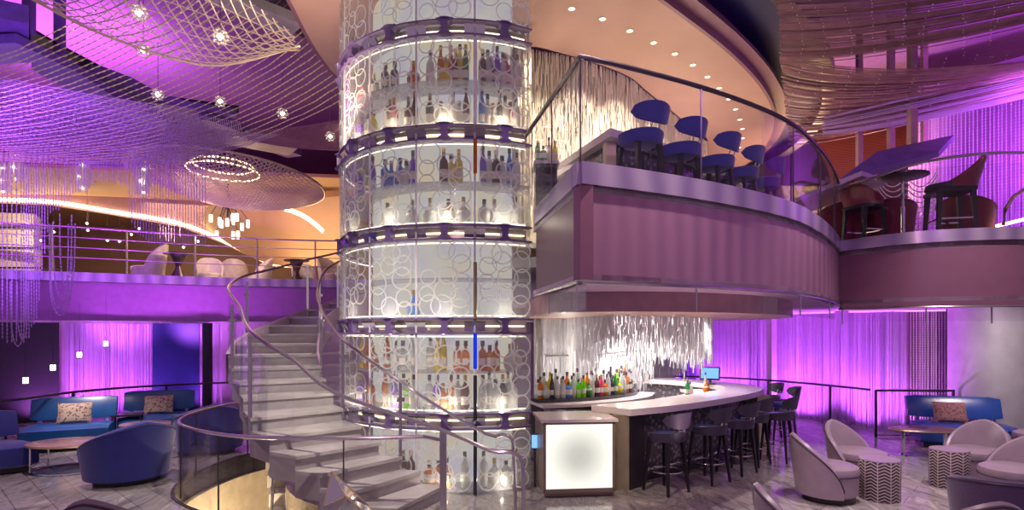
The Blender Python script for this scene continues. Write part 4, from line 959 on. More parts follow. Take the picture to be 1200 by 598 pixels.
for dx, dy in ((-20, -6), (-15, -2), (-6, -1), (-4, 2), (1, -5), (6, -7), (16, -5), (20, -1), (14, 3), (5, 1), (-14, 13), (1, 12), (16, 15)):
    X = dx/FPX*17; Z = -dy/FPX*17; Y = .3*math.sin(k*1.9); k += 1
    mb = MB(); mb.lathe([(.04, -.11), (.045, -.1), (.045, .1), (.04, .11)], 10, (X, Y, Z)); ln = mb.build('lantern', 'white_lamp', ch)
    mb = MB(); mb.tube([(X, Y, Z+.12), (X*.6, Y*.6, Z+.42), (0, 0, .55)], .012, 5); mb.build('arm', 'dark_steel', ch)
LIGHTS.append((DP(267, 280, 17), 60, (1, .66, .32)))
# added glowing boxes standing in for small square reflections, lower left
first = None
for x, y, D, lab in ((30, 446, 12, 'lowest glowing box standing for a reflection against the dark recess, far left'), (62, 431, 12.6, 'bright box standing for a reflection in the dark recess beside the curtain'), (93, 416, 13.2, 'glowing box standing for a reflection on the violet curtain, third rising rightwards'), (124, 403, 13.8, 'highest glowing box standing for a reflection against the bright violet curtain')):
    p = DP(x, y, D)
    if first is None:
        first = thing('reflection_box', lab, 'lantern', p, 0, 'reflection boxes')
        mb = MB(); mb.box((0, 0, 0), (.07, .07, .12)); mb.build('glow_body', 'white_lamp', first); mb = MB(); [mb.box((sx*.036, sy*.036, 0), (.008, .008, .15)) for sx in (-1, 1) for sy in (-1, 1)]; mb.box((0, 0, -.08), (.08, .08, .012)); mb.box((0, 0, .068), (.08, .08, .012)); mb.build('frame', 'dark_steel', first)
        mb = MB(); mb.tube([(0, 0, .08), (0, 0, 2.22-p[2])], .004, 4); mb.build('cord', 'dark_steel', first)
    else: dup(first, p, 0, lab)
# recessed lights in the disc
first = None
for i, (x, y) in enumerate(((670, 10), (706, 22), (738, 36), (766, 50), (791, 63), (812, 76), (829, 90), (843, 103), (854, 116), (862, 128), (867, 140), (870, 151), (870, 162), (866, 173))):
    p = ZP(x, y, 6.797); lab = f'small recessed downlight in the peach ceiling disc, {ORD[i]} of the arc from the tower'
    if first is None:
        first = thing('downlight', lab, 'downlight', p, 0, 'downlights in the peach disc')
        mb = MB(); mb.lathe([(.001, -.004), (.045, -.004), (.045, 0)], 12); mb.build('lens', 'white_lamp', first); mb = MB(); mb.lathe([(.045, 0), (.045, -.008), (.062, -.008), (.062, 0)], 16); mb.build('trim_ring', 'cream_plaster', first)
    else: dup(first, p, 0, lab)
    if i % 3 == 0: LIGHTS.append(((p[0], p[1], p[2]-.05), -60, (1, .78, .62)))
# ================================================================ FURNITURE
def tub_chair(name, label, cat, loc, rz, leather='lilac_leather', R=.34, hs=.42, hb=.80, ha=.46, spread=105, p=1.6, group=None, base='black_wood', pip='black_piping', sy=1.0, thick=.075):
    """round seat drum with a shell wrapping the back; front looks along -y"""
    t = thing(name, label, cat, loc, rz, group)
    mb = MB(); mb.lathe([(R*.86, 0), (R*.86, .07)], 32, sy=sy); mb.build('plinth', base, t)
    mb = MB(); mb.lathe([(R*.88, .07), (R*.95, .1), (R*.97, hs-.12), (R*.97, hs-.1)], 36, sy=sy); mb.build('seat_base', leather, t)
    mb = MB(); mb.lathe([(R*.98, hs-.1), (R*1.0, hs-.05), (R*.96, hs-.01), (R*.8, hs+.015), (.001, hs+.02)], 36, sy=sy); mb.build('seat', leather, t)
    mb = MB(); mb.tube([(R*1.0*math.cos(a), R*1.0*math.sin(a)*sy, hs-.095) for a in [2*PI*i/36 for i in range(36)]], .008, 5, True); mb.build('piping', pip, t)
    secs = []; N = 26; edge = []
    for i in range(N+1):
        u = -1+2*i/N; a = math.radians(90+u*spread); h = ha+(hb-ha)*(max(0, 1-abs(u)**p))**.75
        ca, sa = math.cos(a), math.sin(a)*sy; ro, ri = R*1.04+thick*.5, R*1.04-thick*.5; hm = max(h, .12); fl_ = (hm-hs)*.12
        secs.append([(ro*.93*ca, ro*.93*sa, .075), ((ro+fl_)*ca, (ro+fl_)*sa, hm*.9), ((ro-.01+fl_)*ca, (ro-.01+fl_)*sa, hm-.02), ((ro+ri)/2*ca+fl_*ca, (ro+ri)/2*sa+fl_*sa, hm), ((ri+.01+fl_)*ca, (ri+.01+fl_)*sa, hm-.02), ((ri+fl_*.6)*ca, (ri+fl_*.6)*sa, hm*.85), (ri*.93*ca, ri*.93*sa, .075)])
        edge.append(((ro+fl_+.002)*ca, (ro+fl_+.002)*sa, hm-.035))
    mb = MB(); mb.loft(secs); mb.build('backrest', leather, t)
    a0 = edge[0]; a1 = edge[-1]
    mb = MB(); mb.tube([(a0[0]*.9, a0[1]*.9, .09)]+edge+[(a1[0]*.9, a1[1]*.9, .09)], .009, 5); mb.build('piping', pip, t)
    return t
LG = 'lilac leather tub chairs in the right lounge'
c1 = tub_chair('tub_chair', 'lilac leather tub chair in profile, left of the first chevron drum table', 'chair', (fl(966, 586)[0]+.08, 7.1, 0), math.radians(80), ha=.22, p=1.5, spread=98, group=LG)
dup(c1, (fl(1000, 575)[0]+.35, 7.9, 0), math.radians(30), 'lilac leather tub chair directly behind the first chevron drum table')
dup(c1, (6.38, 8.0, 0), math.radians(-55), 'lilac leather tub chair behind the second drum table, facing it')
dup(c1, (6.0, 6.95, 0), math.radians(-78), 'lilac leather tub chair at the right edge, seat showing, behind the plum chair')
dup(c1, (8.45, 9.3, 0), math.radians(-120), 'pale tub chair far right before the violet curtain and the column')
dup(c1, (2.42, 4.72, 0), math.radians(80), 'lilac chair of which only the top shows at the bottom, below the stools')
dup(c1, (-3.16, 4.72, 0), math.radians(180), 'rounded lilac chair back peeking up at the bottom left corner')
dup(c1, (3.62, 4.66, 0), math.radians(175), 'lilac chair back rising at the bottom right corner, in front of plum velvet')
tub_chair('plum_chair', 'dark plum velvet round chair behind the lilac back at bottom right', 'chair', (4.8, 5.6, 0), math.radians(165), 'plum_velvet', .42, .42, .70, .55, 120, 2.2)
bc = tub_chair('blue_armchair', 'large royal blue barrel armchair with its back to us, left lounge', 'armchair', (-5.3, 8.0, 0), math.radians(235), 'navy_velvet', .46, .40, .86, .46, 108, 1.15, 'blue barrel armchairs', thick=.13, pip='navy_velvet', base='black_wood')
dup(bc, (-5.15, 9.9, 0), math.radians(215), 'blue barrel armchair seen through the balustrade glass, before the stair')
dup(bc, (-4.55, 11.3, 0), math.radians(120), 'low blue armchair tucked against the foot of the stair', scale=(.85, .85, .7))
# drum tables
d1 = thing('drum_table', 'round drum table with black chevron inlay beside the profile tub chair', 'side table', (fl(1033, 590)[0]+.1, 7.1, 0), .3, 'chevron drum tables')
mb = MB(); mb.lathe([(.22, .0), (.225, .015), (.225, .465), (.22, .475)], 40); mb.build('body', 'chevron_inlay', d1)
mb = MB(); mb.lathe([(.218, .476), (.222, .48), (.216, .49), (.001, .49)], 40); mb.build('top', 'lilac_leather', d1)
dup(d1, (fl(1104, 573)[0]+.2, 7.68, 0), 1.0, 'round drum table with chevron inlay farther right, near the oval table')
# oval coffee tables
def oval(name, label, loc, rz, a, b, h, m, ring=False, group=None):
    t = thing(name, label, 'coffee table', loc, rz, group)
    mb = MB(); mb.lathe([(.97, h-.03), (1, h-.02), (1, h-.004), (.98, h)], 40, sx=a, sy=b); mb.build('top', m, t)
    mb = MB(); mb.tube([(a*1.005*math.cos(q), b*1.005*math.sin(q), h-.02) for q in [2*PI*i/40 for i in range(40)]], .012, 5, True); mb.build('rim', 'gold_metal', t)
    if ring:
        mb = MB(); mb.tube([(a*.9*math.cos(q), b*.9*math.sin(q), .012) for q in [2*PI*i/40 for i in range(40)]], .012, 6, True); mb.build('base_ring', 'chrome', t)
        for q in (.5, 2.6, 3.7, 5.8):
            mb = MB(); x, y = a*.9*math.cos(q), b*.9*math.sin(q); mb.tube([(x, y, .01), (x, y, h-.03)], .012, 6); mb.build('leg', 'chrome', t)
    else:
        for x in (-a*.62, a*.62):
            mb = MB(); mb.tube([(x, 0, .02), (x, 0, h-.03)], .028, 10); l = mb.build('leg', 'chrome', t)
            mb = MB(); mb.lathe([(.16, 0), (.16, .012), (.04, .022)], 24, (x, 0, 0)); mb.build('foot_disc', 'chrome', l)
    return t
oval('coffee_table', 'long oval walnut coffee table on two chrome columns before the blue sofa', (6.78, 9.55, 0), -.12, .52, .28, .45, 'walnut_top')
oval('coffee_table', 'oval wood coffee table with pale glossy top on a chrome ring, left lounge', (-6.5, 8.55, 0), .1, .56, .42, .42, 'walnut_top', True)
oval('coffee_table', 'round brown table partly hidden behind the big blue armchair', (-6.45, 10.25, 0), .1, .42, .36, .42, 'walnut_top', True)
# sofas
def sofa(label, loc, rz, w, m='blue_leather', group='blue leather sofas', gap=.0, curve=0.):
    t = thing('blue_sofa', label, 'sofa', loc, rz, group)
    def bx(z0, z1, y0, y1, ww, name, mm, tilt=0, par=None, r=.05):
        secs = []; n = 10
        for i in range(n+1):
            x = -ww/2+ww*i/n; sh = 1-(.12 if i in (0, n) else 0); cv = curve*(2*x/ww)**2
            yc, zc = (y0+y1)/2, (z0+z1)/2; hy, hz = (y1-y0)/2, (z1-z0)/2; s_ = []
            for cy, cz in ((-1, -.75), (-.8, -1), (.8, -1), (1, -.75), (1, .7), (.75, 1), (-.75, 1), (-1, .7)):
                yy, zz = hy*cy*sh, hz*cz*sh; s_.append((x, yc+cv+yy+tilt*(zz+hz), zc+zz))
            secs.append(s_)
        mb = MB(); mb.loft(secs); return mb.build(name, mm, t)
    bx(.0, .08, -.26, .26, w*.9, 'plinth', 'black_wood'); bx(.08, .42, -.38, .36, w, 'seat', m)
    bx(.46, .84, .34, .48, w*1.02, 'backrest', m, .35)
    for s_ in (-1, 1):
        mb = MB(); mb.box((s_*w*.4, .40, .40), (.05, .06, .2)); mb.build('back_bracket', 'chrome', t)
    return t
def cushion(label, loc, rz, w=.5, h=.34, tilt=.45, m='cushion_print'):
    t = thing('cushion', label, 'cushion', loc, rz, 'patterned cushions')
    mb = MB(); n = 10
    for s_ in (-1, 1):
        rows = []
        for i in range(n+1):
            u = -1+2*i/n; row = []
            for j in range(n+1):
                v = -1+2*j/n; th = .075*s_*((1-u**4)*(1-v**4))**.6; pin = 1-.06*(1-abs(u*v)); z = h/2+v*h/2*pin; row.append((u*w/2*pin, th+tilt*z*1.0, z))
            rows.append(row)
        mb.grid(rows)
    mb.build('cover', m, t)
    mb = MB(); mb.tube([(u*w/2, tilt*(h/2+v*h/2), h/2+v*h/2) for u, v in ((-1, -1), (0, -.95), (1, -1), (.95, 0), (1, 1), (0, .95), (-1, 1), (-.95, 0))], .006, 4, True); mb.build('piping', 'brown_trim', t)
    return t
sofa('glossy blue leather sofa against the round grey column, right lounge', (7.95, 10.25, 0), math.radians(-20), 1.42)
cushion('red-brown patterned cushion on the right blue sofa', (7.78, 10.28, .43), math.radians(-20), tilt=.38, w=.5, h=.34, m='cushion_print_red')
sofa('blue sofa with patterned cushion in the middle of the left lounge', (-7.75, 10.15, 0), math.radians(26), 1.25, 'teal_leather')
cushion('beige patterned cushion on the middle left sofa', (-7.7, 10.2, .43), math.radians(26), tilt=.38)
sofa('farther blue sofa before the blue wall panel, left lounge', (-6.95, 11.35, 0), math.radians(24), 1.2, 'teal_leather')
cushion('beige patterned cushion on the farther left sofa', (-6.95, 11.4, .43), math.radians(24), tilt=.38)
sofa('curved dark blue chaise cut by the left edge of the lounge', (-7.75, 8.1, 0), math.radians(60), 1.5, 'navy_velvet', curve=-.2)
# small end tables
e1 = thing('end_table', 'small dark end table between the two left sofas', 'side table', (-7.25, 10.95, 0), .45, 'dark end tables')
mb = MB(); mb.box((0, 0, .47), (.5, .34, .03)); mb.build('top', 'black_wood', e1)
for sx, sy_ in ((-1, -1), (-1, 1), (1, -1), (1, 1)):
    mb = MB(); mb.box((sx*.22, sy_*.14, .228), (.03, .03, .455)); mb.build('leg', 'black_wood', e1)
dup(e1, (-8.35, 9.2, 0), .5, 'small dark end table left of the middle blue sofa')

# ---------------------------------------------------------------- bar stools
def make_stool(label, group, blue='seat_blue', shell='stool_shell'):
    t = thing('bar_stool', label, 'bar stool', (0, 0, 0), 0, group)
    mb = MB(); mb.lathe([(.16, .66), (.205, .68), (.215, .715), (.19, .745), (.001, .755)], 24); mb.build('seat', blue, t)
    secs = []
    for i in range(21):
        u = -1+2*i/20; a = math.radians(-90+u*105); h = .80-.03*abs(u); ca, sa = math.cos(a), math.sin(a)
        secs.append([(.205*ca, .205*sa, .655), (.235*ca, .235*sa, .66), (.25*ca, .25*sa, h-.01), (.24*ca, .24*sa, h), (.225*ca, .225*sa, h), (.215*ca, .215*sa, h-.02)])
    mb = MB(); mb.loft(secs); mb.build('low_back', shell, t)
    mb = MB()                                # oval head rest, curved round the back
    rows = []; N = 12
    for side in (0, 1):
        rr = []
        for i in range(N+1):
            u = -1+2*i/N; w = math.sqrt(max(0, 1-u**2)); row = []
            for j in range(7):
                v = -1+2*j/6; a = math.radians(-90+u*60); r = .26+side*.028*(w*.9+.1)+.03*v*0+.02*(v*w+1); row.append((r*math.cos(a), r*math.sin(a), .94+v*w*.10*(1.0 if v > 0 else 1.1)))
            rr.append(row)
        mb.grid(rr)
    mb.build('backrest', shell, t)
    for s_ in (-.05, .05):
        mb = MB(); mb.tube([(s_, -.232, .78), (s_, -.27, .9)], .008, 6); mb.build('back_stem', 'chrome', t)
    for sx in (-1, 1):
        for sy_ in (-1, 1):
            mb = MB(); mb.loft([[(sx*(.14+.06*q)+dx*w, sy_*(.14+.06*q)+dy*w, .67-.67*q) for dx, dy in ((-1, -1), (1, -1), (1, 1), (-1, 1))] for q, w in ((0, .024), (1, .013))]); mb.build('leg', 'black_wood', t)
    mb = MB(); mb.tube([(.205*math.cos(a), .205*math.sin(a), .27) for a in [2*PI*i/28 for i in range(28)]], .009, 6, True); mb.build('foot_ring', 'chrome', t)
    return t
s0 = make_stool('dark bar stool nearest the lit cabinet, at the lower bar', 'stools along the lower bar'); s0.location = (1.97, 7.42, 0); s0.rotation_euler = (0, 0, math.radians(35))
for i, (x, y, rz, lab) in enumerate(((2.68, 7.92, 36, 'dark bar stool second from the lit cabinet along the lower bar'), (3.26, 8.42, 38, 'dark bar stool third from the lit cabinet along the lower bar'), (3.7, 8.95, 42, 'dark bar stool fourth from the lit cabinet along the lower bar'), (4.2, 9.2, 50, 'dark bar stool half hidden at the corner of the counter'), (4.93, 10.6, 80, 'bar stool standing free beyond the counter end before the purple curtain'), (4.95, 11.3, 95, 'farthest bar stool beyond the counter end, behind the free one'))):
    dup(s0, (x, y, 0), math.radians(rz), lab)
us = make_stool('blue bar stool nearest the wedge tip of the upper bar', 'stools along the upper bar', 'navy_velvet', 'navy_velvet'); us.location = (1.52, 6.9, 3.5); us.rotation_euler = (0, 0, math.radians(28))
us.scale = (1.12,)*3
for x, y, rz, lab in ((2.12, 7.38, 34, 'blue bar stool second along the upper bar'), (2.74, 7.9, 40, 'blue bar stool third along the upper bar'), (3.3, 8.45, 44, 'blue bar stool fourth along the upper bar'), (3.85, 9.0, 48, 'blue bar stool fifth and farthest along the upper bar')):
    dup(us, (x, y, 3.5), math.radians(rz), lab)
# ---------------------------------------------------------------- mezzanine right: bar chairs, high table
def bar_chair(label, loc, rz):
    t = thing('bar_chair', label, 'bar chair', loc, rz, 'red velvet bar chairs')
    mb = MB(); mb.lathe([(.27, .665), (.29, .69), (.28, .74), (.001, .75)], 24); mb.build('seat', 'stool_shell', t)
    mb = MB(); mb.box((0, 0, .64), (.46, .46, .05)); mb.build('seat_frame', 'black_wood', t)
    secs = []
    for i in range(23):
        u = -1+2*i/22; a = math.radians(-90+u*105); h = .765+.37*(1-abs(u))**1.15; ca, sa = math.cos(a), math.sin(a); o_ = (h-.7)*.25
        secs.append([(.27*ca, .27*sa, .665), (.30*ca, .30*sa, .67), ((.31+o_)*ca, (.31+o_)*sa, h-.01), ((.29+o_)*ca, (.29+o_)*sa, h), ((.27+o_)*ca, (.27+o_)*sa, h-.01)])
    mb = MB(); mb.loft(secs); mb.build('backrest', 'red_velvet', t)
    for sx in (-1, 1):
        for sy_ in (-1, 1):
            mb = MB(); mb.loft([[(sx*(.19+.03*q)+dx*w, sy_*(.19+.03*q)+dy*w, .63-.63*q) for dx, dy in ((-1, -1), (1, -1), (1, 1), (-1, 1))] for q, w in ((0, .03), (1, .018))]); mb.build('leg', 'black_wood', t)
    for sx in (-1, 1):
        mb = MB(); mb.box((sx*.21, 0, .25), (.02, .40, .02)); mb.build('footrest', 'chrome', t)
    mb = MB(); mb.box((0, .21, .25), (.4, .02, .02)); mb.build('footrest', 'chrome', t)
    return t
b1 = bar_chair('red velvet bar chair on black legs left of the high cocktail table', (5.98, 9.86, 3.5), math.radians(-75))
dup(b1, (6.9, 9.15, 3.5), math.radians(75), 'larger-looking red velvet bar chair right of the high cocktail table', scale=(1.15,)*3)
ht = thing('cocktail_table', 'high round dark cocktail table on a slim pedestal on the right mezzanine', 'table', (6.3, 9.35, 3.5))
mb = MB(); mb.lathe([(.33, 1.02), (.36, 1.03), (.36, 1.05), (.34, 1.06)], 32); mb.build('top', 'black_wood', ht)
mb = MB(); mb.tube([(0, 0, .02), (0, 0, 1.02)], .03, 10); mb.build('pedestal', 'chrome', ht); mb = MB(); mb.lathe([(.22, 0), (.22, .012), (.03, .03)], 24); mb.build('base', 'chrome', ht)
r1 = tub_chair('red_tub_chair', 'dark red low tub chair behind the high cocktail table', 'chair', (6.75, 10.4, 3.5), 2.8, 'red_velvet', .33, .42, .86, .6, 110, 1.7, 'dark red low chairs', pip='red_velvet')
dup(r1, (7.9, 10.1, 3.5), 2.2, 'dark red low tub chair behind the right bar chair')
dup(r1, (5.95, 10.6, 3.5), 3.3, 'dark red low chair glimpsed behind the left bar chair legs')
br1 = thing('curved_handrail', 'pale curved handrail of a ramp at the far right of the mezzanine', 'handrail', DP(1180, 262, 9.6))
mb = MB(); mb.tube([DP(1176, 264, 9.6), DP(1178, 245, 9.6), DP(1188, 230, 9.6), DP(1205, 219, 9.6), DP(1240, 212, 9.6)], .03, 8); mb.build('rail', 'gold_metal', br1, world=True)
mb = MB(); mb.tube([DP(1168, 265, 9.7), DP(1205, 256, 9.7), DP(1240, 250, 9.7)], .03, 6); mb.build('light_strip', 'led_warm', br1, world=True)
# ---------------------------------------------------------------- mezzanine left: white lounge chairs and hourglass tables
w1 = tub_chair('white_lounge_chair', 'high-backed white lounge chair behind the left mezzanine rail', 'chair', (DP(172, 300, 17.2)[0], 17.2, 3.5), math.radians(-60), 'white_shell', .42, .45, 1.15, .5, 95, 2.2, 'white lounge chairs upstairs', pip='white_shell')
for x, D, rz, sc_, lab in ((246, 18, 30, .75, 'white lounge chair in the middle of the left mezzanine'), (303, 18.6, -50, .8, 'white lounge chair with dark edge nearer the stair head'), (275, 19.4, 200, .8, 'dark-backed lounge chair right of the hourglass table'), (355, 19, 20, .7, 'white lounge chair at the stair head, behind the handrail'), (388, 18.5, 60, .8, 'white lounge chair just left of the tower upstairs')):
    dup(w1, (DP(x, 300, D)[0], D, 3.5), math.radians(rz), lab, scale=(sc_,)*3)
h1 = thing('hourglass_table', 'dark hourglass-shaped table beside the high-backed white chair', 'side table', (DP(209, 300, 17)[0], 17, 3.5), 0, 'hourglass tables')
mb = MB(); mb.lathe([(.25, 0), (.22, .1), (.09, .36), (.07, .45), (.14, .62), (.22, .78)], 20); mb.build('body', 'dark_steel', h1)
mb = MB(); mb.lathe([(.38, .785), (.40, .80), (.38, .82)], 24); mb.build('top', 'black_wood', h1)
dup(h1, (DP(342, 300, 18.2)[0], 18.6, 3.5), 0, 'dark hourglass-shaped table near the stair head')

first = None
for i, (x, y, D) in enumerate(((102, 262, 19), (103, 270, 18.6), (63, 272, 18.5), (154, 275, 19.5), (163, 268, 20), (126, 282, 18.5), (140, 283, 19), (48, 282, 18), (232, 283, 20), (215, 290, 19.5))):
    p = DP(x, y, D); lab = f'tiny warm spotlight behind the left mezzanine rail, {ORD[i]} of the scattered ones from the header'
    if first is None:
        first = thing('mini_spotlight', 'tiny warm spotlight hanging behind the left mezzanine rail', 'spotlight', p, 0, 'tiny spotlights upstairs left')
        mb = MB(); mb.lathe([(.001, -.04), (.045, 0), (.001, .04)], 8); mb.build('bulb', 'warm_lamp', first); mb = MB(); mb.tube([(0, 0, .03), (0, 0, 1.0)], .006, 4); mb.build('cord', 'dark_steel', first)
    else: dup(first, p, 0, 'tiny warm spotlight hanging behind the left mezzanine rail')
# silver sculpture by the stair foot
sp = thing('crystal_sculpture', 'faceted silver reflective sculpture in front of the lowest stairs', 'sculpture', (-1.62, 5.6, -.06))
P0 = {'a': (-.30, 0, 0), 'b': (.30, -.05, 0), 'c': (.30, .22, 0), 'd': (-.25, .22, 0), 'e': (-.2, .0, .42), 'f': (.28, .02, .28), 'g': (.2, .18, .36), 'h': (-.16, .14, .72), 'i': (.02, -.02, .52)}
ks = list(P0); ix = {k: i for i, k in enumerate(ks)}
mb = MB(); mb.add([P0[k] for k in ks], [tuple(ix[c] for c in f) for f in ('abfi', 'aie', 'ehi', 'hgi', 'gfi', 'bcgf', 'cdhg', 'dae', 'deh')]); mb.build('shell', 'chrome', sp, smooth=False)
mb = MB()
for e in ('eh', 'hi', 'ei', 'if', 'hg', 'fg', 'ia'): mb.tube([P0[e[0]], P0[e[1]]], .008, 5)
mb.build('edges', 'gold_metal', sp)

# ================================================================ LIGHT
def area(loc, target, size, power, col, sy=None, spread=None):
    l = bpy.data.lights.new('lamp', 'AREA'); l.energy = power; l.color = col; l.size = size
    if sy: l.shape = 'RECTANGLE'; l.size_y = sy
    if spread: l.spread = math.radians(spread)
    o = bpy.data.objects.new('lamp', l); COL.objects.link(o); o.location = loc
    d = Vector(target)-Vector(loc); o.rotation_euler = d.to_track_quat('-Z', 'Y').to_euler(); return o
def spot(loc, target, power, col, ang=70, r=.03, blend=.6):
    l = bpy.data.lights.new('spot', 'SPOT'); l.energy = power; l.color = col; l.spot_size = math.radians(ang); l.spot_blend = blend; l.shadow_soft_size = r
    o = bpy.data.objects.new('spot', l); COL.objects.link(o); o.location = loc
    d = Vector(target)-Vector(loc); o.rotation_euler = d.to_track_quat('-Z', 'Y').to_euler(); return o
def point(loc, power, col, r=.03):
    l = bpy.data.lights.new('bulb', 'POINT'); l.energy = power; l.color = col; l.shadow_soft_size = r
    o = bpy.data.objects.new('bulb', l); COL.objects.link(o); o.location = loc; return o
MAG = (.66, .15, 1.0); VIO = (.42, .10, 1.0); WARM = (1, .78, .58); PINK = (1, .55, .75)
for p, w, c in LIGHTS:
    if w > 0: point(p, w, c)
    else: spot(p, (p[0], p[1], 0), -w, c, 100)
# uplights at the foot of the curtains
for x, y, tx, ty, w in ((5.2, 14.4, 5.7, 15.0, 60), (6.35, 13.2, 7.0, 13.6, 75), (6.9, 12.0, 7.6, 12.2, 60), (4.0, 15.0, 4.2, 15.7, 50), (8.0, 11.45, 8.1, 11.9, 12), (10, 11.3, 10.1, 11.8, 30)):
    spot((x, y, .06), (tx, ty, 1.3), w*6.5, MAG, 120, .05, 1)
for x, y, tx, ty, w in ((-9.6, 13.2, -10.2, 13.9, 70), (-8.9, 13.6, -9.4, 14.4, 70), (-12.2, 10.8, -12.7, 11.2, 60), (-7.7, 14.3, -7.8, 15, 40), (-10.2, 12.5, -10.6, 13.1, 50)):
    spot((x, y, .06), (tx, ty, 1.3), w*2.6, MAG, 120, .05, 1)
# cove over the right curtain wall
for a, b in (((4.9, 14.9), (6.1, 14.2)), ((6.3, 14.0), (7.1, 12.8)), ((7.2, 12.4), (8.6, 11.5))):
    mx_, my = (a[0]+b[0])/2, (a[1]+b[1])/2
    mb = MB(); mb.tube([(a[0], a[1], 2.46), (b[0], b[1], 2.46)], .02, 6); struct(mb, 'trim_cove_light', 'led_violet')
# left mezzanine fascia wash
spot((-9.2, 13.0, 2.0), (-9.9, 15.6, 2.9), 260, MAG, 90, .05, 1); spot((-7.9, 13.8, 2.0), (-8.3, 16.4, 2.9), 190, MAG, 90, .05, 1); spot((-12.5, 11.5, 2.0), (-12.8, 14.2, 2.9), 90, MAG, 90, .05, 1)
# stair wash
spot((-5.1, 11.2, .1), (-4.6, 9.6, 2.0), 220, MAG, 80, .05, 1); spot((-3.4, 10.6, 4.9), (-3.6, 9.0, 1.0), 300, (1, .86, .78), 90, .05, 1)
spot((-1.6, 5.2, 4.6), (-2.2, 7.4, .4), 620, (1, .88, .76), 75, .05, 1)
# high purple wash of the ceilings
area((-10, 13, 7.7), (-10, 13.3, 8.7), 4, 260, MAG, 2.5); area((-13.5, 11, 7.7), (-13.5, 11.3, 8.7), 4, 240, MAG, 3); spot((-7, 8, 4.5), (-9, 11.5, 7), 260, VIO, 100, .04, 1); area((-5.5, 8.5, 7.9), (-5.5, 8.6, 8.7), 3, 60, (.6, .2, .9), 2)
area((11.5, 10.5, 5.2), (11, 11, 8.7), 3, 240, MAG); spot((10.4, 9.6, 3.6), (10.8, 12.6, 5.6), 700, MAG, 110, .05, 1)
area((-10, 9.6, 3.2), (-9.5, 11.5, 6.0), 3, 90, VIO, 2)
# peach disc: unseen uplights added in the balcony bar zone to brighten it
area((2.6, 8.6, 4.75), (2.6, 10, 6.8), 1.8, 12, WARM, 1.0); area((-2.6, 7.6, 4.9), (-3.0, 8.8, 6.8), 1.0, 34, WARM)
spot((8.3, 12.2, 4.3), (8.2, 14.5, 6.3), 1100, (1, .7, .4), 100, .04, 1); spot((7.6, 10.5, .3), (8.0, 11.8, 1.5), 120, (.9, .5, 1), 100, .04, 1)  # added spots that brighten the orange slats and the coarse bead curtain
spot((2.4, 6.9, .4), (2.2, 6.6, 2.4), 60, (1, .66, .7), 120, .03, 1); spot((1.2, 6.3, 2.3), (1.45, 7.5, .5), 60, (1, .85, .5), 60, .03, 1); spot((8.2, 9.0, 2.3), (9.2, 10.8, 1.3), 90, (1, .85, .85), 90, .03, 1)  # added spots lifting the balcony soffit, bar end panel and round column
spot((-7, 11.5, 3.9), (-7.1, 15, 5.6), 220, (1, .7, .55), 60, .03, 1); point((-3.75, 8.2, -1.0), 60, (1, .8, .5), .05)  # added lights to brighten the net bowl and the cream stairwell wall
for ti, (z0, z1) in enumerate(TIERS[:5]):
    for pi in range(4):
        p = tp((JO[pi]+JO[pi+1])/2, 1.80, z0+.07); point(p, 2.8, (1, .80, .52) if ti > 3 else (1, .9, .72), .015)  # points added behind the glass to light frosted rings and bottles
area((3.9, 12.2, 4.0), (4.6, 12.6, 6.8), 1.6, 30, WARM)
# crystals
for x, y in ((.55, 8.75), (1.3, 9.5), (2.2, 10.2), (3.2, 11.4), (4.2, 12.9)): spot((x+.1, y-.3, 6.72), (x, y+.7, 4.2), 520, (1, .86, .62), 90, .04, 1); spot((x+.1, y-.25, 3.62), (x, y+.7, 4.8), 90, (1, .86, .62), 90, .04, 1)
for x, y in ((1.4, 9.4), (2.3, 9.9), (2.9, 10.7), (1.3, 11.0), (2.4, 11.6)): point((x, y, 2.2), 60, (1, .93, .85), .04)
for x, y in ((.9, 9.6), (1.5, 10.0), (1.95, 10.6)): point((x, y, 1.5), 24, (1, .9, .8), .03)
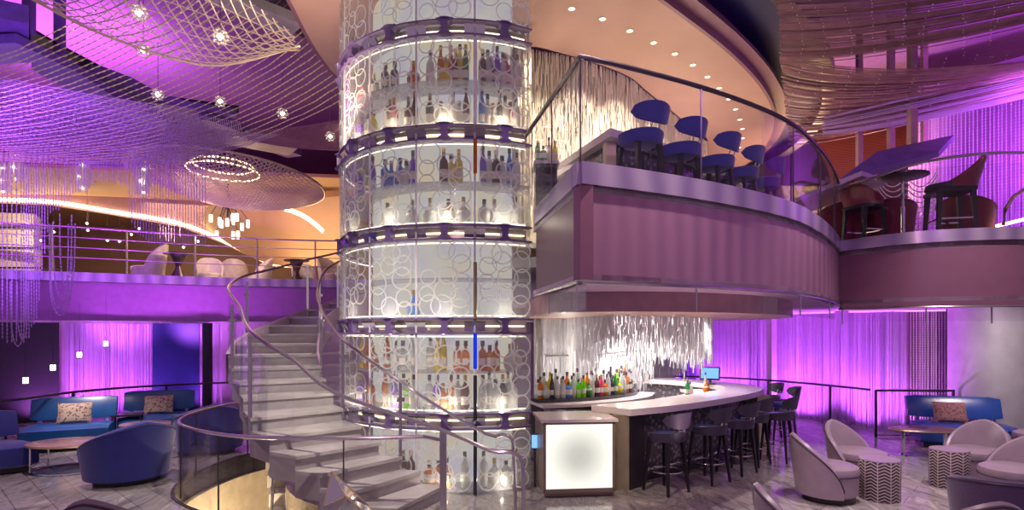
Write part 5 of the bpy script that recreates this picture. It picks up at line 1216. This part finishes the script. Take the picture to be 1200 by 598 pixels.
# lower bar work light and lounge downlights
spot((3.2, 9.4, 2.22), (3.2, 9.8, .9), 60, (1, .9, .8), 120, .03, 1); spot((1.9, 8.0, 2.24), (2.0, 8.2, 1.0), 26, WARM, 110)
for x, y, w in ((4.2, 7.2, 120), (6.4, 8.0, 110), (-5.8, 8.2, 110), (-7.5, 10.5, 90), (1.4, 5.6, 130), (8, 10, 60)):
    spot((x, y-.8, 6.2 if y < 8.4 else 2.2), (x, y, 0), w*(5.2 if y < 8.4 else 1.3), (1, .80, .80), 70, .05, 1)
# left mezzanine warm interior
area((-11, 20, 6.6), (-11, 20, 3.5), 4, 90, (1, .74, .42), 3); area((-6, 20, 4.2), (-6, 20.5, 6.7), 4, 70, (1, .66, .36), 3); point(DP(10, 270, 18.2), 60, (1, .8, .45)); spot((-13.3, 17.8, 5.9), (-13.5, 19, 4.5), 200, (1, .82, .5), 120)
area((9, 17, 5.5), (9, 14, 7), 2, 120, (1, .6, .3))
# balcony front wash from two spots out of view
spot((-1.5, -2, 6.0), (2, 8, 3), 260, PINK, 70, .05, 1); spot((3.5, 1.2, 6.6), (3.5, 8, 3), 330, (.7, .35, 1), 70, .05, 1)

w = bpy.data.worlds.new('world'); sc.world = w; w.use_nodes = True
w.node_tree.nodes['Background'].inputs[0].default_value = (.62, .40, .62, 1); w.node_tree.nodes['Background'].inputs[1].default_value = .32

cam = bpy.data.cameras.new('camera'); co = bpy.data.objects.new('camera', cam); COL.objects.link(co)
co.location = (0, 0, EYE); co.rotation_euler = (PI/2, 0, 0); cam.sensor_width = 36; cam.lens = FPX/1200*36; cam.shift_y = (HZ-299)/1200; cam.clip_start = .05; cam.clip_end = 200
sc.camera = co
sc.view_settings.view_transform = 'Standard'; sc.view_settings.look = 'None'; sc.view_settings.gamma = 1; sc.view_settings.exposure = .25; sc.view_settings.use_curve_mapping = False
cy = sc.cycles; cy.use_denoising = True; cy.max_bounces = 8; cy.diffuse_bounces = 3; cy.glossy_bounces = 3; cy.transmission_bounces = 4; cy.transparent_max_bounces = 24; cy.sample_clamp_indirect = 3; cy.sample_clamp_direct = 20; cy.caustics_reflective = False; cy.caustics_refractive = False; cy.use_light_tree = True
